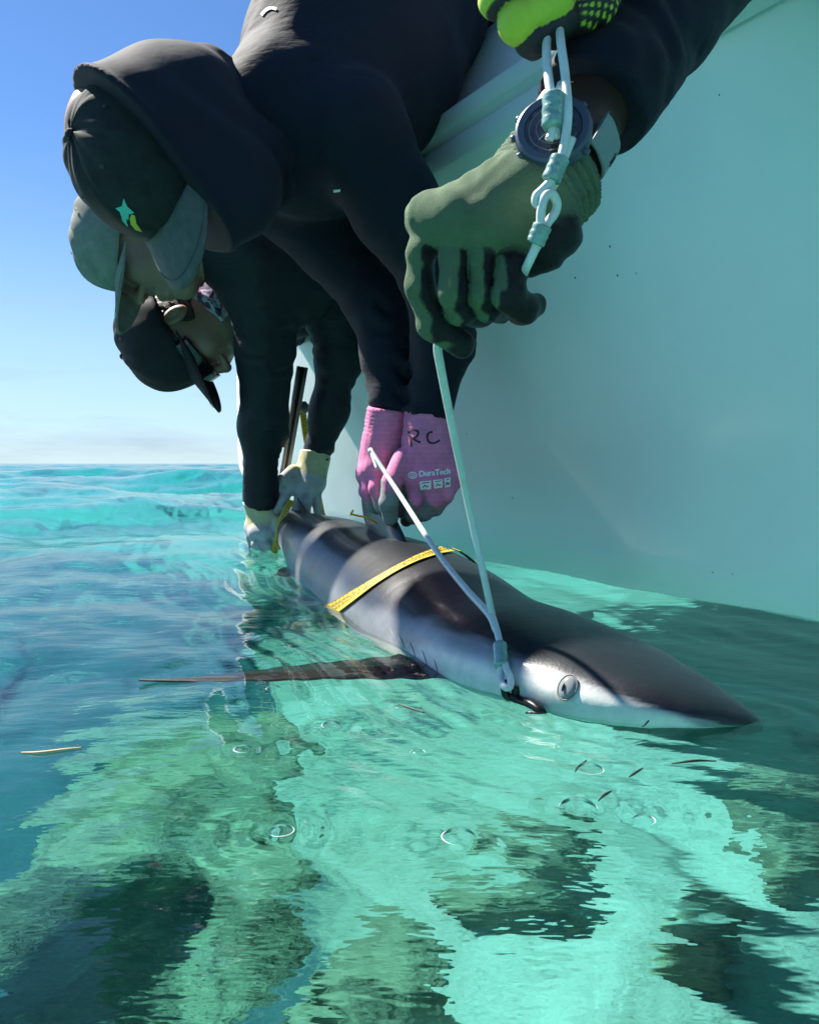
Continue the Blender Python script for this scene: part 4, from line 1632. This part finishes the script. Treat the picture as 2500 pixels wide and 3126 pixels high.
for a_ in (.35, 2.2, 2.75, 3.3, 5.2):
    dd = ws * math.cos(a_) + wu * math.sin(a_)
    tube('push_button', [wc + dd * .0225 - wn * .001, wc + dd * .0268 - wn * .001], .0024, slate, watch, n=4, seg=10)
# strap wraps the wrist
ax_w = nrm(P(1690, 520, .545) - P(1780, 375, .548))
cw_ = P(1736, 428, .5455)
e1 = nrm(wc - cw_ - ax_w * np.dot(wc - cw_, ax_w))
e2 = np.cross(ax_w, e1)
if e2[0] < 0:
    e2 = -e2
for nm, a0, a1 in (('strap', .62, 3.2), ('strap', -.62, -3.05)):
    v, f = [], []
    n_ = 34
    for i in range(n_):
        q = i / (n_ - 1)
        a = a0 + (a1 - a0) * q
        r_ = .0305 + .0035 * (1 - sstep(0, .22, q))
        w_ = .0115 - .0012 * q
        d_ = e1 * math.cos(a) + e2 * math.sin(a)
        for ww, rr2 in ((-1, 0), (-1, .0026), (1, .0026), (1, 0)):
            v.append(cw_ + d_ * (r_ + rr2) + ax_w * w_ * ww)
    for i in range(n_ - 1):
        for j in range(4):
            k = (j + 1) % 4
            f.append((i * 4 + j, i * 4 + k, (i + 1) * 4 + k, (i + 1) * 4 + j))
    f += [(0, 1, 2, 3), tuple((n_ - 1) * 4 + j for j in (3, 2, 1, 0))]
    so_ = link(nm, raw_mesh(nm, v, f, False), watch, strapm)
    so_.modifiers.new('b', 'BEVEL').width = .0007
    if a0 > 0:
        for k, a in enumerate((1.50, 1.62)):
            d_ = e1 * math.cos(a) + e2 * math.sin(a)
            tube('strap_slot', [cw_ + d_ * .0333 - ax_w * .004, cw_ + d_ * .0333 + ax_w * .004], .0007, M['black'], so_, n=4, seg=6)

# ------------------------------------------------------------------ leader line, loops, crimps, hook
lead = empty('leader_line', P(1690, 520, .50), 'white coated leader with crimped interlocked loops held in yellow and olive gloves', 'fishing line')
RL = .0034


def crimp(parent, a, b_, r=.0062, turns=3):
    a, b_ = np.asarray(a), np.asarray(b_)
    n_ = 26
    rad = [r * (.82 if i in (0, n_ - 1) else 1 - .05 * (math.cos(i / (n_ - 1) * 6.283 * turns) > .3)) for i in range(n_)]
    return tube('crimp_sleeve', [a, b_], r, M['crimp'], parent, n=n_, seg=14, rad=rad)


tube('strand', [P(1672, 60, .54), P(1668, 160, .515), P(1676, 250, .500), P(1690, 330, .492), P(1686, 400, .490), P(1676, 425, .490)], .0029, M['rope'], lead)
tube('strand', [P(1712, 255, .500), P(1700, 300, .494), P(1698, 420, .490)], .0025, M['rope'], lead, n=20)
tube('strand', [P(1705, 50, .545), P(1712, 130, .51), P(1724, 220, .497), P(1733, 320, .487), P(1729, 400, .484), P(1714, 475, .482), P(1690, 540, .481), P(1660, 575, .481), P(1637, 598, .481), P(1640, 622, .482), P(1664, 600, .486), P(1700, 545, .485), P(1722, 480, .485), P(1746, 420, .485)], .0028, M['rope'], lead, n=120)
crimp(lead, P(1691, 285, .491), P(1688, 390, .489), .0072)
crimp(lead, P(1712, 478, .4815), P(1680, 552, .4815), .0060)
tube('strand', [P(1588, 862, .515), P(1600, 830, .500), P(1614, 800, .491), P(1632, 760, .486), P(1648, 705, .482), P(1652, 640, .479), P(1664, 600, .478), P(1684, 590, .480), P(1700, 620, .484), P(1692, 652, .485), P(1668, 685, .484), P(1650, 730, .486), P(1628, 770, .489)], .0028, M['rope'], lead, n=90)
crimp(lead, P(1658, 685, .4815), P(1632, 745, .4845), .0060)


def near_shark(px, py, lift):
    """a point lying off the skin towards the viewer's side"""
    h_ = on_shark(px, py, 0)
    if not h_:
        return P(px, py, .72)
    return P(px, py, h_[0][1] - lift)


J0 = near_shark(1503, 1880, .040)
HKY = near_shark(1560, 2085, .006)[1]
hk0 = P(1552, 2092, HKY)
yJ = J0[1]
tube('strand', [P(1345, 1010, .535), P(1336, 1060, .545), P(1345, 1120, .57), P(1380, 1300, .62), P(1430, 1540, .69), P(1475, 1750, (.69 + yJ) / 2), J0], .0031, M['rope'], lead, n=90)
snl = empty('snare_line', J0, 'white line from pink glove joining the leader above the hook', 'fishing line')
tube('strand', [P(1130, 1372, 1.165), P(1220, 1510, 1.09), P(1330, 1680, (1.09 * .55 + yJ * .45)), P(1420, 1795, (1.09 * .22 + yJ * .78)), P(1492, 1875, yJ + .004), P(1515, 1925, near_shark(1515, 1925, .022)[1])], .0034, M['rope'], snl, n=90)
tube('strand', [J0, near_shark(1518, 1930, .022), near_shark(1527, 1975, .014), near_shark(1528, 2030, .010), near_shark(1529, 2070, .009), P(1540, 2097, HKY - .005), P(1556, 2097, HKY - .005), near_shark(1558, 2070, .009), near_shark(1545, 2040, .010), near_shark(1533, 1990, .013)], .0030, M['rope'], snl, n=110)
crimp(snl, near_shark(1526, 1966, .016), near_shark(1531, 2037, .011), .0062)
tube('knot_tail', [P(1128, 1374, 1.16), P(1136, 1392, 1.155), P(1150, 1432, 1.13)], .0018, M['rope'], snl, n=14)

hook = empty('fishing_hook', hk0, 'black barbed fishing hook set in the corner of the jaw', 'hook')
hy = HKY
tube('eye_ring', [P(1553, 2082, hy), P(1541, 2098, hy - .001), P(1545, 2122, hy), P(1562, 2132, hy + .001), P(1574, 2118, hy), P(1572, 2096, hy)], .0034, M['hook'], hook, n=40, seg=10)
hy2 = (on_shark(1650, 2185, .0) or (P(1650, 2185, .63),))[0][1] - .007
tube('shank', [P(1560, 2124, hy), P(1585, 2140, hy - .004), P(1620, 2152, (hy + hy2) / 2 - .006), P(1646, 2170, hy2 - .004), P(1654, 2182, hy2 - .004), P(1642, 2190, hy2 - .004), P(1605, 2196, hy2 - .002)], .0030, M['hook'], hook, n=60, seg=12, rad=[.0034, .0042, .0044, .0044, .0040, .0034, .0014])
tube('barb', [P(1612, 2202, hy2 + .003), P(1622, 2212, hy2 + .003)], .0014, M['hook'], hook, n=6, seg=6, rad=[.0018, .0004])

# ------------------------------------------------------------------ measuring tapes
tape_y = mat('yellow_tape', (.48, .35, .03), .5, .4, bump=(500, .15, .0004), vary=(60, .12))
tape_edge = mat('tape_edge_line', (.20, .13, .015), .6)


def ribbon(parent, name, ctr, nrmv, half, thick, mat_):
    ctr, nrmv = np.asarray(ctr), np.asarray(nrmv)
    t = np.gradient(ctr, axis=0)
    t /= np.linalg.norm(t, axis=1)[:, None]
    s_ = np.cross(t, nrmv)
    s_ /= np.linalg.norm(s_, axis=1)[:, None]
    v, f = [], []
    n_ = len(ctr)
    for i in range(n_):
        for a, b_ in ((-1, 0), (-1, 1), (1, 1), (1, 0)):
            v.append(ctr[i] + s_[i] * half * a + nrmv[i] * thick * b_)
    for i in range(n_ - 1):
        for j in range(4):
            k = (j + 1) % 4
            f.append((i * 4 + j, (i + 1) * 4 + j, (i + 1) * 4 + k, i * 4 + k))
    f += [(0, 1, 2, 3), tuple((n_ - 1) * 4 + j for j in (3, 2, 1, 0))]
    o = link(name, raw_mesh(name, v, f, False), parent, mat_)
    return o, t, s_


def tape_marks(parent, ctr, nrmv, half, step, first, sign, up_sign=1, offset=.5):
    """a line at each centimetre and its number across the band"""
    ctr, nrmv = np.asarray(ctr), np.asarray(nrmv)
    L = np.concatenate([[0], np.cumsum(np.linalg.norm(np.diff(ctr, axis=0), axis=1))])
    t = np.gradient(ctr, axis=0)
    t /= np.linalg.norm(t, axis=1)[:, None]
    s_ = np.cross(t, nrmv)
    s_ /= np.linalg.norm(s_, axis=1)[:, None]
    def at(q, w, lift):
        i = np.clip(np.searchsorted(L, q) - 1, 0, len(L) - 2)
        u = (q - L[i]) / (L[i + 1] - L[i])
        c_ = ctr[i] * (1 - u) + ctr[i + 1] * u
        ss_ = s_[i] * (1 - u) + s_[i + 1] * u
        nn_ = nrmv[i] * (1 - u) + nrmv[i + 1] * u
        return c_ + ss_ * w + nn_ * lift
    k = 0
    q = step * .5
    while q < L[-1] - step * .6:
        w_ = .0006
        vv = [at(q - w_, -half * .95, .00085), at(q + w_, -half * .95, .00085), at(q + w_, half * .45, .00085), at(q - w_, half * .45, .00085)]
        link('centimetre_line', raw_mesh('centimetre_line', vv, [(0, 1, 2, 3)], False), parent, M['black'])
        num = str(first + sign * k)
        tri = text_polys(num, 0, 0, 1.0)
        allx = np.array([p for t_ in tri for p in t_])
        cx_, cy_ = (allx.min(0) + allx.max(0)) / 2
        v, f = [], []
        sc_ = min(step * .78, half * 1.05)
        for t_ in tri:
            b0 = len(v)
            for x, y in t_:
                X_t, Y_t = (x - cx_) * sc_, -(y - cy_) * sc_
                v.append(at(q + step * .5 + up_sign * Y_t * 1.15, up_sign * X_t * 1.05 - half * .1, .00095))
            f.append((b0, b0 + 1, b0 + 2))
        link('tape_number', raw_mesh('tape_number', v, f, False), parent, M['black'])
        q += step
        k += 1


gt = empty('girth_tape', P(1180, 1770, 1.05), 'yellow measuring tape wrapped round the shark behind its gills', 'tape measure')
# the band lies on the skin: centre line found on the body, then carried round underneath
i_t = None
cpx = [(985, 1880), (1030, 1856), (1090, 1818), (1150, 1778), (1210, 1742), (1270, 1712), (1330, 1690), (1385, 1678), (1425, 1681), (1450, 1693)]
q_ = spline(cpx, 46)
c_, n_l = [], []
for x, y in q_:
    h = on_shark(x, y, .0012)
    if h:
        c_.append(h[0])
        n_l.append(h[1])
c_, n_l = np.array(c_), np.array(n_l)
for _ in range(6):
    c_[1:-1] = (c_[:-2] + 2 * c_[1:-1] + c_[2:]) / 4
    n_l[1:-1] = (n_l[:-2] + 2 * n_l[1:-1] + n_l[2:]) / 4
n_l /= np.linalg.norm(n_l, axis=1)[:, None]
c_ = c_ + n_l * .0012
# carry the band on round the far side and the belly as a ring about the spine
ci = np.array([cen[int(np.argmin(np.linalg.norm(cen - p, axis=1)))] for p in (c_[0], c_[-1])]).mean(0)
i0 = int(np.argmin(np.linalg.norm(cen - ci, axis=1)))
def ang(p):
    d = p - cen[i0]
    return math.atan2(d @ upv[i0] / ks[i0, 4], d @ lat[i0] / ks[i0, 3])
a_e, a_s = ang(c_[-1]), ang(c_[0])
if a_s > a_e:
    a_s -= 2 * math.pi
back = []
ax_s, ax_e = (c_[0] - cen[i0]) @ tg[i0], (c_[-1] - cen[i0]) @ tg[i0]
for u in np.linspace(0, 1, 40)[1:]:
    a = a_e + (a_s - a_e) * u
    d = lat[i0] * math.cos(a) * ks[i0, 3] + upv[i0] * math.sin(a) * (ks[i0, 4] if math.sin(a) > 0 else ks[i0, 5])
    back.append((cen[i0] + d * 1.05 + tg[i0] * (ax_e * (1 - u) + ax_s * u), nrm(d)))
ribbon(gt, 'band', c_, n_l, .0105, .0007, tape_y)
ribbon(gt, 'band', [b_[0] for b_ in back], [b_[1] for b_ in back], .0105, .0007, tape_y)
tape_marks(gt, c_, n_l, .0105, .0145, 39, -1, 1)
for sd in (-.97, .97):
    t = np.gradient(c_, axis=0)
    s2 = np.cross(t / np.linalg.norm(t, axis=1)[:, None], n_l)
    tube('edge_line', list((c_ + s2 * .0105 * sd + n_l * .0006)[::5]), .0005, tape_edge, gt, n=60, seg=5)

lt_ = empty('length_tape', P(850, 1620, 1.66), 'yellow measuring tape trailing from the off-white gloves over the tail', 'tape measure')
def band_px(pts, n, parent, half, tilt, marks=None):
    q = spline(pts, n)
    c = np.array([P(*r) for r in q])
    t = np.gradient(c, axis=0)
    t /= np.linalg.norm(t, axis=1)[:, None]
    nv = np.tile(nrm(tilt), (n, 1))
    nv = nv - t * (nv * t).sum(1)[:, None]
    nv /= np.linalg.norm(nv, axis=1)[:, None]
    ribbon(parent, 'band', c, nv, half, .0007, tape_y)
    if marks:
        tape_marks(parent, c, nv, half, *marks)
band_px([(893, 1528, 1.655), (876, 1552, 1.645), (860, 1590, 1.64), (848, 1640, 1.645), (838, 1690, 1.655), (833, 1708, 1.66)], 40, lt_, .0085, (-.45, -.85, .25), (.0135, 12, 1, 1))
hang = empty('hanging_tape', P(985, 1590, 1.93), 'loose yellow tape end hanging behind the off-white glove by the hull', 'tape measure')
band_px([(922, 1240, 1.93), (934, 1330, 1.93), (950, 1410, 1.93), (966, 1490, 1.92), (980, 1560, 1.91), (992, 1600, 1.90)], 40, hang, .0085, (.5, -.85, .1), (.016, 40, 1, 1))

# ------------------------------------------------------------------ small things in hand
rod = empty('measuring_rod', P(872, 1440, 1.80), 'slim grooved grey metal measuring rod behind the dark sleeve', 'rod')
rm = mat('brushed_rod', (.30, .28, .24), .4, .5, metal=.4, bump=(200, .2, .0006))
ra_, rb2 = P(924, 1120, 1.80), P(866, 1465, 1.79)
dr = nrm(rb2 - ra_)
sr_ = nrm(np.cross(dr, [0, -1, 0]))
for off, r_, m_ in ((-.008, .0045, rm), (0, .0040, M['black']), (.008, .0055, rm)):
    tube('rail' if m_ is rm else 'groove', [ra_ + sr_ * off, rb2 + sr_ * off * .7], r_, m_, rod, n=8, seg=10)
tube('slider', [P(928, 1225, 1.81), P(930, 1262, 1.81)], .011, mat('rod_slider', (.16, .15, .14), .6), rod, n=12, seg=12, rad=[.004, .011, .011, .004])
tg_ = empty('dart_tag', P(1150, 1590, 1.19), 'thin yellow streamer tag at the base of the dorsal fin', 'tag')
tube('streamer', [P(1078, 1560, 1.185), P(1072, 1568, 1.185), P(1090, 1574, 1.185), P(1120, 1580, 1.19), P(1150, 1596, 1.20)], .0016, tape_y, tg_, n=40, seg=6)
tube('anchor', [P(1078, 1556, 1.185), P(1070, 1574, 1.185)], .0012, tape_edge, tg_, n=6, seg=6)

# shirt mark on the back of the hooded person
sh1 = [o for o in p1.children if o.name.startswith('shirt')][0]
S1B = bvh_of(sh1.data)
decal('shoulder_mark', stroke([(800, 46), (812, 32), (828, 24), (846, 28)], 4.5, 14), S1B, M['print'], sh1, .0015, sub=1)

decal('care_label', [[(1020, 577), (1041, 575), (1040, 583), (1020, 585)]], S1B, M['print'], sh1, .0015, sub=1)

# ------------------------------------------------------------------ flotsam and bubbles on the water
def floater(name, pts, r, mat_, label, cat, group=None):
    w = []
    for x, y in pts:
        p = water_pt(x, y)
        w.append([p[0], p[1], wz(p[0], p[1]) + r * .6])
    o = link(name, tube_mesh(name, w, r, n=24, seg=6, rad=[r * .4, r, r, r * .5]), None, mat_)
    return tag(o, label, cat, group)


tan = mat('dry_grass', (.50, .36, .22), .7)
drk = mat('dark_weed', (.02, .025, .02), .6)
floater('grass_blade', [(65, 2343), (120, 2345), (190, 2338), (250, 2329)], .0011, tan, 'thin tan grass blade floating on the blue reflection', 'grass blade')
for pts, lb in (([(1755, 2404), (1765, 2382), (1790, 2364)], 'dark curved weed sliver floating beside the speckled bubble'),
                ([(1920, 2414), (1940, 2402), (1962, 2390)], 'short straight dark weed sliver floating between bubble and snout'),
                ([(1826, 2496), (1845, 2476), (1866, 2462)], 'dark weed sliver floating against the large speckled bubble'),
                ([(2050, 2376), (2120, 2374), (2186, 2370)], 'long thin dark weed sliver floating past the snout'),
                ([(1215, 2195), (1250, 2205), (1294, 2218)], 'thin dark weed sliver floating under the jaw by the gills')):
    floater('weed_sliver', pts, .0008, drk, lb, 'weed', 'weed slivers on the water')

bub = bpy.data.materials.new('bubble_film')
bub.use_nodes = True
n = bub.node_tree.nodes
l = bub.node_tree.links
n.clear()
out = n.new('ShaderNodeOutputMaterial')
fr = n.new('ShaderNodeFresnel')
fr.inputs[0].default_value = 1.45
tp = n.new('ShaderNodeBsdfTransparent')
gl = n.new('ShaderNodeBsdfGlossy')
gl.inputs['Roughness'].default_value = .02
mx = n.new('ShaderNodeMixShader')
l.new(fr.outputs[0], mx.inputs[0])
l.new(tp.outputs[0], mx.inputs[1])
l.new(gl.outputs[0], mx.inputs[2])
l.new(mx.outputs[0], out.inputs[0])
for px, py, r_, lb in ((836, 2132, .0065, 'small clear bubble floating below the pectoral fin'), (1012, 2266, .0070, 'clear bubble floating between the fin and the open water'), (743, 2350, .0062, 'clear bubble floating in the dark reflection of the caps'),
                       (858, 2602, .0065, 'clear bubble floating at the tip of the bright sky reflection'), (1402, 2640, .0085, 'large clear bubble floating over the edge of the bright sand'), (1765, 2516, .0105, 'wide speckled bubble floating over bright sand next to a weed sliver'),
                       (1800, 2390, .0085, 'speckled bubble floating nearer the jaw with a curved weed sliver'), (1965, 2555, .006, 'small clear bubble floating over the bright sand beside the low rock'), (1275, 2355, .005, 'tiny clear bubble floating below the hook')):
    p = water_pt(px, py)
    v, f = [], []
    nn_, mm_ = 8, 28
    z0 = wz(p[0], p[1])
    for i in range(nn_):
        e = math.pi / 2 * i / (nn_ - 1)
        for j in range(mm_):
            a = 2 * math.pi * j / mm_
            rr = r_ * math.cos(e) if i < nn_ - 1 else .0002
            v.append((p[0] + rr * math.cos(a), p[1] + rr * math.sin(a), z0 - .0004 + r_ * .55 * math.sin(e)))
    for i in range(nn_ - 1):
        for j in range(mm_):
            k = (j + 1) % mm_
            f.append((i * mm_ + j, i * mm_ + k, (i + 1) * mm_ + k, (i + 1) * mm_ + j))
    o = link('air_bubble', raw_mesh('air_bubble', v, f), None, bub)
    tag(o, lb, 'bubble', 'bubbles on the water')
    rim = [(p[0] + r_ * 1.02 * math.cos(a), p[1] + r_ * 1.02 * math.sin(a), z0 + .0005) for a in np.linspace(.4 + px, 3.6 + px, 20)]
    tube('rim', rim, .00025, M['rope'], o, n=40, seg=6, rad=[.00005, .0003, .0003, .00005])
